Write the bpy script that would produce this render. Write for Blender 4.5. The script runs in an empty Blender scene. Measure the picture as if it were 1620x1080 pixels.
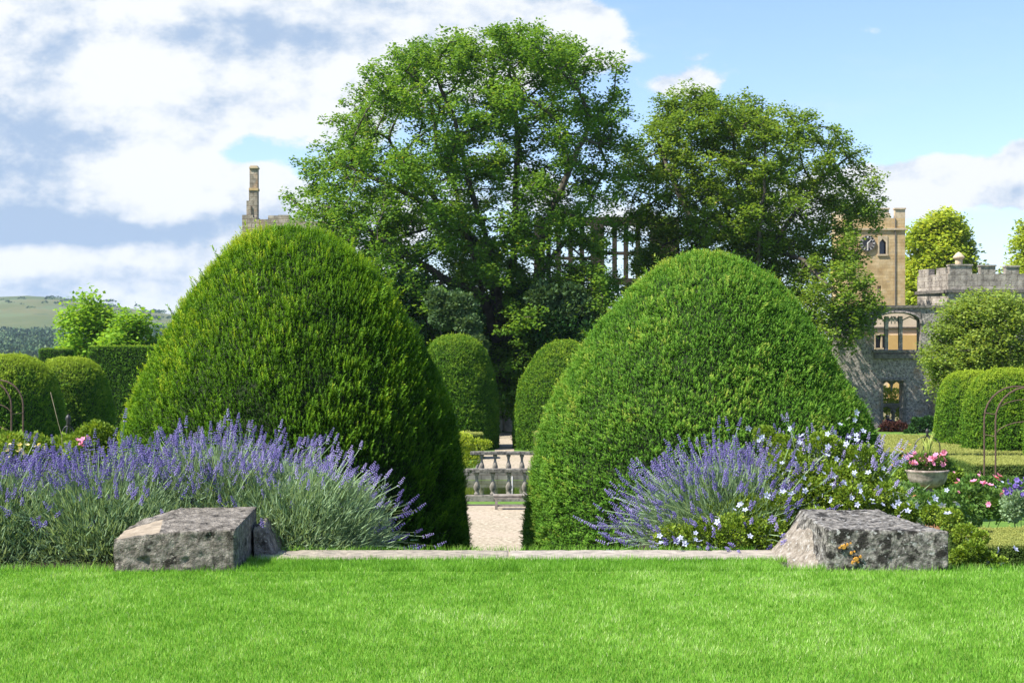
import bpy, math, random
import numpy as np
from mathutils import Vector
R = math.radians
rng = np.random.default_rng(7)
random.seed(7)
scene = bpy.context.scene
col = scene.collection

# ------------------------------------------------------------------ camera
F = 2250.0; HZ = 565.0; EYE = 1.6           # focal length and horizon in pixels of the 1620 px wide photo
cam = bpy.data.cameras.new("camera"); camo = bpy.data.objects.new("camera", cam); col.objects.link(camo)
camo.location = (0, 0, EYE); camo.rotation_euler = (R(90), 0, 0)
cam.sensor_width = 36; cam.lens = 50; cam.shift_y = 25 / 1620
cam.clip_start = 0.1; cam.clip_end = 12000
scene.camera = camo

def PX(px, d): return (px - 810) * d / F
def PZ(py, d): return EYE + (HZ - py) * d / F

# ------------------------------------------------------------------ exposure, sun, sky
scene.view_settings.view_transform = 'Standard'
scene.view_settings.look = 'None'
scene.view_settings.exposure = 1.12
scene.view_settings.gamma = 1
SUN_EL = 52
sd = Vector((-0.88, -0.42, 0)).normalized() * math.cos(R(SUN_EL)); sd.z = math.sin(R(SUN_EL))
sl = bpy.data.lights.new("sun", 'SUN'); so = bpy.data.objects.new("sun", sl); col.objects.link(so)
sl.energy = 4.9; sl.angle = R(0.55); sl.color = (1.0, 0.93, 0.82)
so.rotation_euler = sd.to_track_quat('Z', 'Y').to_euler(); so.location = (-30, -10, 40)

class X:                                      # tiny helper: arithmetic on shader sockets
    nt = None
    def __init__(s, v): s.v = v
    @staticmethod
    def op(o, *a):
        n = X.nt.nodes.new('ShaderNodeMath'); n.operation = o
        for i, q in enumerate(a):
            q = q.v if isinstance(q, X) else q
            if isinstance(q, (int, float)): n.inputs[i].default_value = q
            else: X.nt.links.new(q, n.inputs[i])
        return X(n.outputs[0])
    def __add__(s, o): return X.op('ADD', s, o)
    def __sub__(s, o): return X.op('SUBTRACT', s, o)
    def __mul__(s, o): return X.op('MULTIPLY', s, o)
    def __truediv__(s, o): return X.op('DIVIDE', s, o)
    def smooth(s, a, b):
        n = X.nt.nodes.new('ShaderNodeMapRange'); n.interpolation_type = 'SMOOTHSTEP'
        X.nt.links.new(s.v, n.inputs['Value']); n.inputs['From Min'].default_value = a; n.inputs['From Max'].default_value = b
        return X(n.outputs[0])

w = bpy.data.worlds.new("World"); scene.world = w; w.use_nodes = True
nt = w.node_tree; nt.nodes.clear(); X.nt = nt; L = nt.links.new
tc = nt.nodes.new('ShaderNodeTexCoord'); sx = nt.nodes.new('ShaderNodeSeparateXYZ'); L(tc.outputs['Generated'], sx.inputs[0])
dx, dy, dz = X(sx.outputs[0]), X(sx.outputs[1]), X(sx.outputs[2])
den = X.op('MAXIMUM', X.op('ABSOLUTE', dy), 0.25)
u = dx / den; v = dz / den
def vec(a, b, c=0.0):
    n = nt.nodes.new('ShaderNodeCombineXYZ')
    for i, q in enumerate((a, b, c)):
        if isinstance(q, X): L(q.v, n.inputs[i])
        else: n.inputs[i].default_value = q
    return n.outputs[0]
def noise(vc, sc, det=8, rough=0.55, dist=0.0):
    n = nt.nodes.new('ShaderNodeTexNoise'); L(vc, n.inputs['Vector']); n.inputs['Scale'].default_value = sc
    n.inputs['Detail'].default_value = det; n.inputs['Roughness'].default_value = rough; n.inputs['Distortion'].default_value = dist
    return X(n.outputs[0])
wa = noise(vec(u, v, 3.1), 7, 4); wb = noise(vec(u, v, 8.7), 7, 4)
uu = u + (wa - 0.5) * 0.075; vv = v + (wb - 0.5) * 0.06
def blobs(lst):
    tot = None
    for (px, py, sx_, sy_, a) in lst:
        e = X.op('POWER', (uu - (px - 810) / F) * (F / sx_), 2) + X.op('POWER', (vv - (HZ - py) / F) * (F / sy_), 2)
        g = X.op('EXPONENT', e * -1.0) * a
        tot = g if tot is None else tot + g
    return tot
dens = blobs([(150, 120, 420, 130, 0.75), (560, 70, 430, 100, 0.75), (60, 300, 330, 110, 0.6), (260, 290, 110, 60, 0.4), (430, 330, 75, 55, 0.45),
              (130, 420, 420, 60, 0.75), (870, 40, 160, 70, 0.35), (1100, 145, 70, 28, 0.42), (1385, 35, 75, 20, 0.27), (1530, 300, 190, 45, 0.72),
              (1610, 265, 50, 55, 0.5), (1090, 90, 120, 30, 0.14), (1250, 320, 260, 60, 0.35), (700, 330, 500, 120, 0.35), (400, 250, 80, 30, -0.36),
              (-600, 200, 500, 300, 0.6), (2300, 250, 300, 200, 0.5), (120, 505, 500, 30, 0.5), (1330, 480, 500, 60, 0.3)])
n1 = noise(vec(u, v * 1.5, 0.0), 8, 12, 0.62)
n1s = noise(vec(u + 0.010, (v - 0.012) * 1.5, 0.0), 8, 12, 0.60)
n2 = noise(vec(u, v * 2.2, 5.0), 4.5, 4, 0.5)
mask = (dens + (n1 - 0.5) * 1.25).smooth(0.31, 0.45)
wisp = noise(vec(u * 0.6, v * 2.0, 9.0), 11, 8, 0.62).smooth(0.5, 0.85) * 0.22
mask = X.op('MINIMUM', mask + wisp, 1.0)
dark = blobs([(170, 362, 270, 20, 1.5), (40, 350, 130, 45, 0.6), (410, 65, 170, 34, 0.75), (60, 70, 80, 60, 0.55), (90, 225, 120, 26, 0.6), (20, 200, 70, 60, 0.3), (60, 290, 130, 50, 0.7),
              (300, 150, 150, 26, 0.2), (210, 130, 90, 50, -0.5), (270, 290, 100, 45, -0.55), (90, 410, 260, 18, -0.3)])
shade = (dark + (n1s - n1) * 4.4 + (n2 - 0.5) * .7 + 0.03).smooth(-0.15, 0.95)
sky = nt.nodes.new('ShaderNodeTexSky'); sky.sky_type = 'NISHITA'; sky.sun_disc = False
sky.sun_elevation = R(SUN_EL); sky.sun_rotation = math.atan2(sd.x, sd.y)
sky.air_density = 1.0; sky.dust_density = 0.6; sky.ozone_density = 1.6
def rgbmix(f, a, b):
    n = nt.nodes.new('ShaderNodeMix'); n.data_type = 'RGBA'
    if isinstance(f, X): L(f.v, n.inputs[0])
    else: n.inputs[0].default_value = f
    for q, k in ((a, 6), (b, 7)):
        if isinstance(q, tuple): n.inputs[k].default_value = (*q, 1)
        else: L(q, n.inputs[k])
    return n.outputs[2]
SK = 0.118
gain = nt.nodes.new('ShaderNodeVectorMath'); gain.operation = 'MULTIPLY'; L(sky.outputs[0], gain.inputs[0]); gain.inputs[1].default_value = (0.80, 0.83, 0.96)
cl = rgbmix(shade, (3.9, 4.0, 4.1), (1.75, 2.3, 3.15))
mixc = rgbmix(mask, gain.outputs[0], cl)
bg = nt.nodes.new('ShaderNodeBackground'); bg.inputs[1].default_value = SK; L(mixc, bg.inputs[0])
wo = nt.nodes.new('ShaderNodeOutputWorld'); L(bg.outputs[0], wo.inputs[0])

# ------------------------------------------------------------------ helpers
def put(o, label=None, cat=None, group=None, kind=None, parent=None):
    if o.name not in col.objects: col.objects.link(o)
    if parent is not None: o.parent = parent
    if label: o['label'] = label
    if cat: o['category'] = cat
    if group: o['group'] = group
    if kind: o['kind'] = kind
    return o
def empty(name, loc, label, cat, group=None, rz=0):
    o = bpy.data.objects.new(name, None); o.location = loc; o.rotation_euler.z = rz; o.empty_display_size = 0.2
    return put(o, label, cat, group)
def raw(name, V, polys, mats, tint=None, smooth=False, midx=None):
    """polys: list of (n,k) int arrays"""
    me = bpy.data.meshes.new(name); V = np.asarray(V, np.float32)
    polys = [np.asarray(p, np.int32) for p in polys if len(p)]
    me.vertices.add(len(V)); me.vertices.foreach_set('co', V.ravel())
    loops = np.concatenate([p.ravel() for p in polys]); cnt = np.concatenate([np.full(len(p), p.shape[1]) for p in polys])
    me.loops.add(len(loops)); me.loops.foreach_set('vertex_index', loops.astype(np.int32))
    me.polygons.add(len(cnt)); st = np.concatenate([[0], np.cumsum(cnt)[:-1]])
    me.polygons.foreach_set('loop_start', st.astype(np.int32)); me.polygons.foreach_set('loop_total', cnt.astype(np.int32))
    if midx is not None: me.polygons.foreach_set('material_index', np.asarray(midx, np.int32))
    if smooth: me.polygons.foreach_set('use_smooth', np.ones(len(cnt), bool))
    for m in (mats if isinstance(mats, (list, tuple)) else [mats]): me.materials.append(m)
    if tint is not None:
        a = me.attributes.new('tint', 'FLOAT', 'POINT'); a.data.foreach_set('value', np.clip(np.asarray(tint, np.float32), 0, 1))
    me.update(); me.validate()
    return me
class MB:                                     # plain geometry collector
    def __init__(s): s.V = []; s.P = []; s.n = 0; s.k = []
    def add(s, V, P, k=0):
        V = np.asarray(V, float).reshape(-1, 3)
        for p in P: s.P.append([i + s.n for i in p]); s.k.append(k)
        s.V.append(V); s.n += len(V); return s
    def box(s, x0, x1, y0, y1, z0, z1, k=0):
        V = [(x, y, z) for z in (z0, z1) for y in (y0, y1) for x in (x0, x1)]
        return s.add(V, [(0, 2, 3, 1), (4, 5, 7, 6), (0, 1, 5, 4), (2, 6, 7, 3), (0, 4, 6, 2), (1, 3, 7, 5)], k)
    def lathe(s, prof, seg=20, c=(0, 0, 0), k=0):
        V = []; P = []
        for r, z in prof:
            for i in range(seg):
                a = 2 * math.pi * i / seg; V.append((c[0] + r * math.cos(a), c[1] + r * math.sin(a), c[2] + z))
        for j in range(len(prof) - 1):
            for i in range(seg):
                i2 = (i + 1) % seg; P.append((j * seg + i, j * seg + i2, (j + 1) * seg + i2, (j + 1) * seg + i))
        P.append(tuple(range(seg))[::-1]); P.append(tuple((len(prof) - 1) * seg + i for i in range(seg)))
        return s.add(V, P, k)
    def tube(s, pts, r, seg=6, k=0):
        pts = [Vector(p) for p in pts]; rs = r if isinstance(r, (list, tuple)) else [r] * len(pts)
        V = []; P = []; ref = None
        for i, p in enumerate(pts):
            d = (pts[min(i + 1, len(pts) - 1)] - pts[max(i - 1, 0)]).normalized()
            if ref is None: ref = d.orthogonal().normalized()
            a = (ref - d * ref.dot(d)).normalized(); b = d.cross(a); ref = a
            for j in range(seg):
                t = 2 * math.pi * j / seg; V.append(p + a * (rs[i] * math.cos(t)) + b * (rs[i] * math.sin(t)))
        for i in range(len(pts) - 1):
            for j in range(seg):
                j2 = (j + 1) % seg; P.append((i * seg + j, i * seg + j2, (i + 1) * seg + j2, (i + 1) * seg + j))
        P.append(tuple(range(seg))[::-1]); P.append(tuple((len(pts) - 1) * seg + j for j in range(seg)))
        return s.add([tuple(q) for q in V], P, k)
    def prism(s, poly, y0, y1, k=0):          # polygon in x,z (any winding) extruded in y
        n = len(poly); V = [(x, y0, z) for x, z in poly] + [(x, y1, z) for x, z in poly]
        P = [tuple(range(n)), tuple(range(n, 2 * n))[::-1]] + [(i, i + n, (i + 1) % n + n, (i + 1) % n) for i in range(n)]
        return s.add(V, P, k)
    def mesh(s, name, mats, smooth=False):
        me = bpy.data.meshes.new(name); me.from_pydata([tuple(map(float, q)) for q in np.concatenate(s.V)], [], s.P)
        for m in (mats if isinstance(mats, (list, tuple)) else [mats]): me.materials.append(m)
        me.polygons.foreach_set('material_index', s.k)
        if smooth: me.polygons.foreach_set('use_smooth', [True] * len(me.polygons))
        import bmesh
        bm = bmesh.new(); bm.from_mesh(me); bmesh.ops.recalc_face_normals(bm, faces=bm.faces); bm.to_mesh(me); bm.free()
        me.update(); return me
    def obj(s, name, mats, parent=None, smooth=False, bevel=0, **kw):
        o = bpy.data.objects.new(name, s.mesh(name, mats, smooth))
        if bevel:
            b = o.modifiers.new('bevel', 'BEVEL'); b.width = bevel; b.segments = 2; b.limit_method = 'ANGLE'
        return put(o, parent=parent, **kw)

def hashn(i, j, k, seed):
    h = (i * 374761393 + j * 668265263 + k * 2147483647 % 1274126177 + k * 1274126177 + seed * 144665) & 0xffffffff
    h = ((h ^ (h >> 13)) * 1274126177) & 0xffffffff; h ^= h >> 16
    return (h & 0xffff) / 65535.0
def vnoise(P, scale=1.0, seed=0, oct=3):
    P = np.asarray(P, float) * scale; out = 0; amp = 1; tot = 0
    for o in range(oct):
        f = np.floor(P).astype(np.int64); t = P - f; t = t * t * (3 - 2 * t); r = 0
        for a in (0, 1):
            for b in (0, 1):
                for c in (0, 1):
                    wgt = (t[:, 0] if a else 1 - t[:, 0]) * (t[:, 1] if b else 1 - t[:, 1]) * (t[:, 2] if c else 1 - t[:, 2])
                    r = r + wgt * hashn(f[:, 0] + a, f[:, 1] + b, f[:, 2] + c, seed + o)
        out = out + amp * r; tot += amp; amp *= 0.5; P = P * 2.03 + 7.1
    return out / tot                          # 0..1
def unit(A): return A / np.maximum(np.linalg.norm(A, axis=1, keepdims=True), 1e-9)
def frames(Z, twist=True):
    Z = unit(Z); ref = np.where(np.abs(Z[:, 2:3]) < 0.9, np.array([[0, 0, 1.0]]), np.array([[1.0, 0, 0]]))
    Xa = unit(np.cross(ref, Z)); Ya = np.cross(Z, Xa)
    if twist:
        a = rng.uniform(0, 2 * np.pi, len(Z))[:, None]; Xa, Ya = Xa * np.cos(a) + Ya * np.sin(a), Ya * np.cos(a) - Xa * np.sin(a)
    return np.stack([Xa, Ya, Z], 2)           # columns
def inst(pV, pP, P, M, S):
    S = np.asarray(S, float); S = S[:, None, None] if S.ndim == 1 else S[:, None, :]
    V = np.einsum('nij,nkj->nki', M, pV[None] * S) + P[:, None, :]
    n, k = len(P), len(pV)
    return V.reshape(-1, 3), (pP[None] + (np.arange(n) * k)[:, None, None]).reshape(-1, pP.shape[1])
def sample(V, T, n):
    a, b, c = V[T[:, 0]], V[T[:, 1]], V[T[:, 2]]; N = np.cross(b - a, c - a); A = np.linalg.norm(N, axis=1); N = N / np.maximum(A[:, None], 1e-9)
    i = rng.choice(len(T), n, p=A / A.sum()); r1 = np.sqrt(rng.random(n))[:, None]; r2 = rng.random(n)[:, None]
    return a[i] * (1 - r1) + b[i] * r1 * (1 - r2) + c[i] * r1 * r2, N[i]
def rnd(n): return unit(rng.normal(size=(n, 3)))

# ------------------------------------------------------------------ materials
def newmat(name):
    m = bpy.data.materials.new(name); m.use_nodes = True; t = m.node_tree; t.nodes.clear()
    out = t.nodes.new('ShaderNodeOutputMaterial'); return m, t, out
def ramp(t, src, stops):
    r = t.nodes.new('ShaderNodeValToRGB'); e = r.color_ramp.elements
    while len(e) < len(stops): e.new(0.5)
    for q, (p, c) in zip(e, stops): q.position = p; q.color = (*c, 1)
    t.links.new(src, r.inputs[0]); return r.outputs[0]
def leafmat(name, stops, trans=0.3, rough=0.55, spec=0.3, tcol=1.3):
    spec *= .35
    m, t, out = newmat(name)
    a = t.nodes.new('ShaderNodeAttribute'); a.attribute_name = 'tint'
    c = ramp(t, a.outputs['Fac'], stops)
    p = t.nodes.new('ShaderNodeBsdfPrincipled'); t.links.new(c, p.inputs['Base Color']); p.inputs['Roughness'].default_value = rough
    p.inputs['Specular IOR Level'].default_value = spec
    if trans <= 0: t.links.new(p.outputs[0], out.inputs[0]); return m
    tr = t.nodes.new('ShaderNodeBsdfTranslucent'); g = t.nodes.new('ShaderNodeVectorMath'); g.operation = 'MULTIPLY'
    t.links.new(c, g.inputs[0]); g.inputs[1].default_value = (tcol * 1.1, tcol, tcol * 0.5); t.links.new(g.outputs[0], tr.inputs[0])
    mx = t.nodes.new('ShaderNodeMixShader'); mx.inputs[0].default_value = trans
    t.links.new(p.outputs[0], mx.inputs[1]); t.links.new(tr.outputs[0], mx.inputs[2]); t.links.new(mx.outputs[0], out.inputs[0]); return m
def noisemat(name, stops, scale=4, detail=8, rough=0.9, bump=0.3, bscale=None, second=None, third=None, coord='Object', dist=0.02, spec=0.25, brick=None, rgh=0.6):
    """procedural surface: noise ramp, optional second overlay (scale, lo, hi, colour), brick joints and bump"""
    m, t, out = newmat(name); Lk = t.links.new
    tc = t.nodes.new('ShaderNodeTexCoord'); co = tc.outputs[coord]
    def nz(s, d=detail, r=rgh, off=0):
        mp = t.nodes.new('ShaderNodeMapping'); Lk(co, mp.inputs[0]); mp.inputs['Location'].default_value = (off, off * 1.7, off * .3)
        n = t.nodes.new('ShaderNodeTexNoise'); Lk(mp.outputs[0], n.inputs['Vector']); n.inputs['Scale'].default_value = s; n.inputs['Detail'].default_value = d
        n.inputs['Roughness'].default_value = r; return n.outputs[0]
    c = ramp(t, nz(scale), stops)
    for i, ov in enumerate((second, third)):
        if ov:
            s, lo, hi, cc = ov; mr = t.nodes.new('ShaderNodeMapRange'); Lk(nz(s, 6, 0.6, 3.3 + i * 9), mr.inputs[0])
            mr.inputs[1].default_value = lo; mr.inputs[2].default_value = hi
            mx = t.nodes.new('ShaderNodeMix'); mx.data_type = 'RGBA'; Lk(mr.outputs[0], mx.inputs[0]); Lk(c, mx.inputs[6]); mx.inputs[7].default_value = (*cc, 1); c = mx.outputs[2]
    hsrc = nz(bscale or scale * 3, 8, 0.65, 1.1)
    if brick:
        bw, bh, mort, var = brick
        sep = t.nodes.new('ShaderNodeSeparateXYZ'); Lk(tc.outputs['Object'], sep.inputs[0])
        ad = t.nodes.new('ShaderNodeMath'); Lk(sep.outputs[0], ad.inputs[0]); Lk(sep.outputs[1], ad.inputs[1])
        cb = t.nodes.new('ShaderNodeCombineXYZ'); Lk(ad.outputs[0], cb.inputs[0]); Lk(sep.outputs[2], cb.inputs[1])
        bt = t.nodes.new('ShaderNodeTexBrick'); Lk(cb.outputs[0], bt.inputs['Vector']); bt.inputs['Scale'].default_value = 1
        bt.inputs['Brick Width'].default_value = bw; bt.inputs['Row Height'].default_value = bh; bt.inputs['Mortar Size'].default_value = mort
        bt.inputs['Color1'].default_value = (1 - var, 1 - var, 1 - var, 1); bt.inputs['Color2'].default_value = (1, 1, 1, 1); bt.inputs['Mortar'].default_value = (.55, .52, .48, 1)
        mx = t.nodes.new('ShaderNodeMix'); mx.data_type = 'RGBA'; mx.blend_type = 'MULTIPLY'; mx.inputs[0].default_value = 1; Lk(c, mx.inputs[6]); Lk(bt.outputs[0], mx.inputs[7]); c = mx.outputs[2]
    p = t.nodes.new('ShaderNodeBsdfPrincipled'); Lk(c, p.inputs['Base Color']); p.inputs['Roughness'].default_value = rough; p.inputs['Specular IOR Level'].default_value = spec
    if bump:
        b = t.nodes.new('ShaderNodeBump'); b.inputs['Strength'].default_value = bump; b.inputs['Distance'].default_value = dist; Lk(hsrc, b.inputs['Height']); Lk(b.outputs[0], p.inputs['Normal'])
    Lk(p.outputs[0], out.inputs[0]); return m

M = {}
M['yew_a'] = leafmat('yew_yellow_green', [(0, (.016, .055, .006)), (.45, (.07, .175, .010)), (.75, (.15, .30, .012)), (1, (.32, .40, .022))], 0.28)
M['yew_b'] = leafmat('yew_blue_green', [(0, (.03, .095, .014)), (.5, (.09, .225, .024)), (.85, (.17, .34, .04)), (1, (.30, .38, .06))], 0.28)
M['ash'] = leafmat('bright_green_leaf', [(0, (.08, .20, .02)), (.5, (.21, .38, .03)), (1, (.42, .54, .06))], 0.4)
M['yew_far'] = leafmat('yew_clipped', [(0, (.03, .09, .01)), (.5, (.085, .20, .015)), (1, (.26, .36, .025))], 0.2)
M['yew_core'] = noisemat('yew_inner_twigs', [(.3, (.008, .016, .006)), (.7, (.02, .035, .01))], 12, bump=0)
M['box'] = leafmat('box_hedge', [(0, (.05, .09, .02)), (.5, (.10, .17, .035)), (1, (.33, .36, .10))], 0.2)
M['syc'] = leafmat('sycamore_leaf', [(0, (.052, .13, .022)), (.5, (.13, .255, .036)), (.85, (.23, .35, .05)), (1, (.36, .31, .065))], 0.45)
M['syc2'] = leafmat('maple_leaf', [(0, (.075, .145, .022)), (.5, (.16, .265, .038)), (.85, (.26, .35, .06)), (1, (.42, .36, .09))], 0.45)
M['olive'] = leafmat('olive_green_leaf', [(0, (.10, .17, .035)), (.5, (.24, .34, .065)), (1, (.46, .50, .12))], 0.4)
M['lime'] = leafmat('yellow_green_leaf', [(0, (.12, .21, .025)), (.5, (.33, .42, .045)), (1, (.62, .60, .10))], 0.4)
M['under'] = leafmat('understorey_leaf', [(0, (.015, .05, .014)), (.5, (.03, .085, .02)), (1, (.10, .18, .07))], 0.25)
M['elder'] = leafmat('pale_shrub_leaf', [(0, (.04, .09, .03)), (.6, (.10, .17, .07)), (1, (.30, .36, .2))], 0.25)
M['wood_far'] = leafmat('woodland_leaf', [(0, (.02, .055, .025)), (.6, (.06, .115, .045)), (1, (.15, .20, .08))], 0.05)
M['bark'] = noisemat('bark', [(.3, (.035, .03, .024)), (.7, (.12, .105, .085))], 3, bump=.6, dist=.04)
M['bark_pale'] = noisemat('pale_bark', [(.3, (.28, .25, .22)), (.6, (.55, .50, .45))], 2.5, bump=.5, dist=.04)
M['grass'] = leafmat('grass_blade', [(0, (.07, .20, .018)), (.4, (.16, .37, .035)), (.75, (.28, .50, .09)), (1, (.50, .60, .30))], 0.35, .5, .35)
M['lawn'] = noisemat('lawn_soil_green', [(.3, (.10, .22, .018)), (.7, (.17, .31, .03))], 60, bump=.8, dist=.02)
M['turf'] = noisemat('lower_turf', [(.3, (.06, .14, .02)), (.7, (.13, .23, .035))], 3, bump=.6, bscale=80, dist=.02)
M['soil'] = noisemat('bed_soil', [(.3, (.012, .009, .007)), (.7, (.035, .026, .02))], 15, bump=.8, dist=.03)
M['gravel'] = noisemat('gravel', [(.25, (.13, .105, .07)), (.5, (.31, .265, .19)), (.75, (.52, .47, .37))], 9, bump=.9, bscale=14, dist=.03, detail=3, second=(.8, .45, .7, (.36, .30, .23)))
M['lav_leaf'] = leafmat('lavender_leaf', [(0, (.10, .17, .075)), (.5, (.25, .37, .20)), (1, (.46, .57, .42))], 0.25)
M['lav_flower'] = leafmat('lavender_flower', [(0, (.085, .07, .25)), (.5, (.21, .18, .46)), (1, (.46, .42, .70))], 0.25)
M['cl_leaf'] = leafmat('clematis_leaf', [(0, (.06, .12, .015)), (.5, (.17, .27, .03)), (.85, (.33, .40, .06)), (1, (.42, .28, .10))], 0.3)
M['bed_leaf'] = leafmat('bed_plant_leaf', [(0, (.04, .10, .02)), (.5, (.10, .20, .04)), (1, (.24, .34, .08))], 0.3)
M['purple_leaf'] = leafmat('purple_shrub_leaf', [(0, (.03, .012, .01)), (1, (.12, .05, .04))], 0.2)
def petal(name, c1, c2): return leafmat(name, [(0, c1), (1, c2)], 0.3, .5, .3)
M['p_white'] = petal('pale_blue_petal', (.30, .35, .62), (.60, .64, .82))
M['p_pink'] = petal('pink_petal', (.65, .10, .30), (.85, .38, .55))
M['p_yellow'] = petal('yellow_petal', (.7, .55, .15), (.85, .75, .4))
M['p_purple'] = petal('violet_petal', (.09, .06, .32), (.25, .18, .55))
M['p_orange'] = petal('orange_petal', (.7, .25, .05), (.8, .45, .2))
LS = [(.32, (.045, .042, .036)), (.5, (.17, .155, .13)), (.66, (.33, .30, .25))]
M['lichen_l'] = noisemat('weathered_limestone', [(.30, (.07, .062, .05)), (.5, (.18, .165, .14)), (.68, (.36, .33, .285))], 16, bump=1, bscale=40, dist=.04, second=(9, .55, .64, (.035, .032, .026)), third=(38, .60, .68, (.42, .39, .33)))
M['lichen_r'] = noisemat('lichened_limestone', [(.34, (.045, .042, .036)), (.5, (.19, .18, .16)), (.64, (.38, .36, .32))], 22, bump=1, bscale=44, dist=.04, second=(10, .52, .59, (.03, .028, .024)), third=(26, .58, .64, (.42, .42, .40)))
M['wedge'] = noisemat('tan_weathered_stone', [(.3, (.12, .105, .085)), (.5, (.24, .21, .17)), (.7, (.38, .35, .31))], 20, bump=.9, bscale=40, dist=.03, second=(30, .58, .66, (.42, .42, .40)))
M['slab'] = noisemat('stone_slab', [(.3, (.15, .135, .11)), (.7, (.36, .32, .26))], 12, bump=.6, bscale=60, dist=.01, second=(5, .55, .7, (.18, .17, .14)))
M['fresh'] = noisemat('broken_stone', [(.3, (.18, .15, .11)), (.7, (.34, .29, .22))], 14, bump=.4)
M['orange_lichen'] = noisemat('orange_lichen', [(.3, (.35, .17, .03)), (.7, (.62, .34, .06))], 40, bump=.6)
M['balus'] = noisemat('balustrade_stone', [(.3, (.09, .083, .07)), (.6, (.25, .23, .195))], 5, bump=.5, second=(9, .55, .68, (.07, .068, .06)))
M['balus_top'] = noisemat('balustrade_rail_stone', [(.35, (.05, .048, .042)), (.65, (.24, .225, .195))], 9, bump=.6, second=(14, .52, .62, (.05, .05, .045)))
M['gold'] = noisemat('golden_ashlar', [(.3, (.36, .24, .11)), (.5, (.50, .36, .18)), (.7, (.60, .47, .28))], 1.3, bump=.5, bscale=6, dist=.04, brick=(.62, .27, .008, .16), second=(2.5, .55, .75, (.40, .34, .24)))
M['gold_trim'] = noisemat('golden_trim', [(.3, (.36, .28, .18)), (.7, (.58, .48, .33))], 3, bump=.4)
M['ruin'] = noisemat('grey_rubble', [(.36, (.13, .12, .11)), (.5, (.26, .235, .215)), (.64, (.42, .385, .34))], 5.5, bump=1, bscale=6, dist=.14, second=(9, .55, .61, (.05, .05, .05)), third=(.7, .60, .78, (.34, .20, .11)), rgh=.75)
M['ruin2'] = noisemat('grey_battlement_stone', [(.34, (.17, .15, .135)), (.66, (.44, .40, .35))], 2, bump=.8, bscale=8, dist=.06, brick=(.8, .4, .02, .15), second=(5, .56, .7, (.09, .085, .08)))
M['ruin3'] = noisemat('pale_rubble', [(.3, (.22, .19, .15)), (.7, (.48, .42, .34))], 3, bump=.8, bscale=8, dist=.06, brick=(.6, .35, .03, .3), second=(.6, .55, .7, (.50, .33, .2)))
M['hall'] = noisemat('shaded_hall_stone', [(.3, (.03, .027, .022)), (.7, (.08, .07, .058))], 2, bump=.6, bscale=8, dist=.05)  # shade of the trees put into the stone colour
M['coping'] = noisemat('dark_coping', [(.3, (.06, .058, .052)), (.7, (.20, .18, .16))], 5, bump=.5)
M['cream'] = noisemat('cream_render', [(.3, (.55, .45, .32)), (.7, (.66, .56, .42))], 1.2, bump=.2)
M['ochre'] = noisemat('ochre_render', [(.3, (.52, .33, .12)), (.7, (.62, .43, .18))], 1.2, bump=.2)
M['iron'] = noisemat('black_iron', [(.3, (.012, .012, .013)), (.7, (.03, .028, .026))], 20, rough=.5, bump=.1, spec=.5)
M['rust'] = noisemat('rusty_iron', [(.3, (.05, .03, .022)), (.7, (.14, .09, .07))], 20, rough=.7, bump=.2)
M['benchwood'] = noisemat('silvered_oak', [(.3, (.13, .11, .09)), (.7, (.33, .30, .26))], 6, bump=.4)
M['urn'] = noisemat('urn_stone', [(.3, (.15, .12, .10)), (.6, (.38, .32, .28))], 7, bump=.6, second=(5, .55, .7, (.11, .08, .06)))
M['terracotta'] = noisemat('terracotta', [(.3, (.38, .17, .08)), (.7, (.52, .27, .15))], 5, bump=.3)
M['glass'] = noisemat('dark_glass', [(.4, (.012, .018, .04)), (.6, (.03, .05, .10))], 3, rough=.15, bump=0, spec=.6)
M['lead'] = noisemat('clock_metal', [(.3, (.10, .09, .085)), (.7, (.19, .17, .16))], 6, rough=.6, bump=.2)
M['white'] = noisemat('white_paint', [(.3, (.6, .58, .54)), (.7, (.75, .73, .70))], 6, bump=0)
M['hillgrass'] = noisemat('hill_pasture', [(.3, (.04, .075, .018)), (.5, (.085, .10, .03)), (.7, (.15, .125, .06))], .006, bump=.3, bscale=.02, dist=4, second=(.012, .54, .60, (.09, .12, .045)), third=(.03, .62, .66, (.05, .08, .03)))
M['pale_field'] = noisemat('field', [(.3, (.08, .13, .04)), (.7, (.16, .2, .06))], .05, bump=0)
M['skin'] = noisemat('skin', [(.3, (.55, .33, .24)), (.7, (.62, .40, .30))], 30, bump=0)
M['hair'] = noisemat('white_hair', [(.3, (.5, .48, .46)), (.7, (.7, .68, .66))], 30, bump=.3)
M['navy'] = noisemat('blue_cloth', [(.3, (.03, .05, .14)), (.7, (.08, .12, .26))], 20, bump=.2)
def watermat():
    m, t, out = newmat('pond_water'); p = t.nodes.new('ShaderNodeBsdfPrincipled'); p.inputs['Base Color'].default_value = (.035, .05, .012, 1)
    p.inputs['Roughness'].default_value = .06; p.inputs['Specular IOR Level'].default_value = .5
    tc = t.nodes.new('ShaderNodeTexCoord'); n = t.nodes.new('ShaderNodeTexNoise'); n.inputs['Scale'].default_value = 3; t.links.new(tc.outputs['Object'], n.inputs['Vector'])
    b = t.nodes.new('ShaderNodeBump'); b.inputs['Strength'].default_value = .1; b.inputs['Distance'].default_value = .02; t.links.new(n.outputs[0], b.inputs['Height']); t.links.new(b.outputs[0], p.inputs['Normal'])
    t.links.new(p.outputs[0], out.inputs[0]); return m
M['water'] = watermat()

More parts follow.
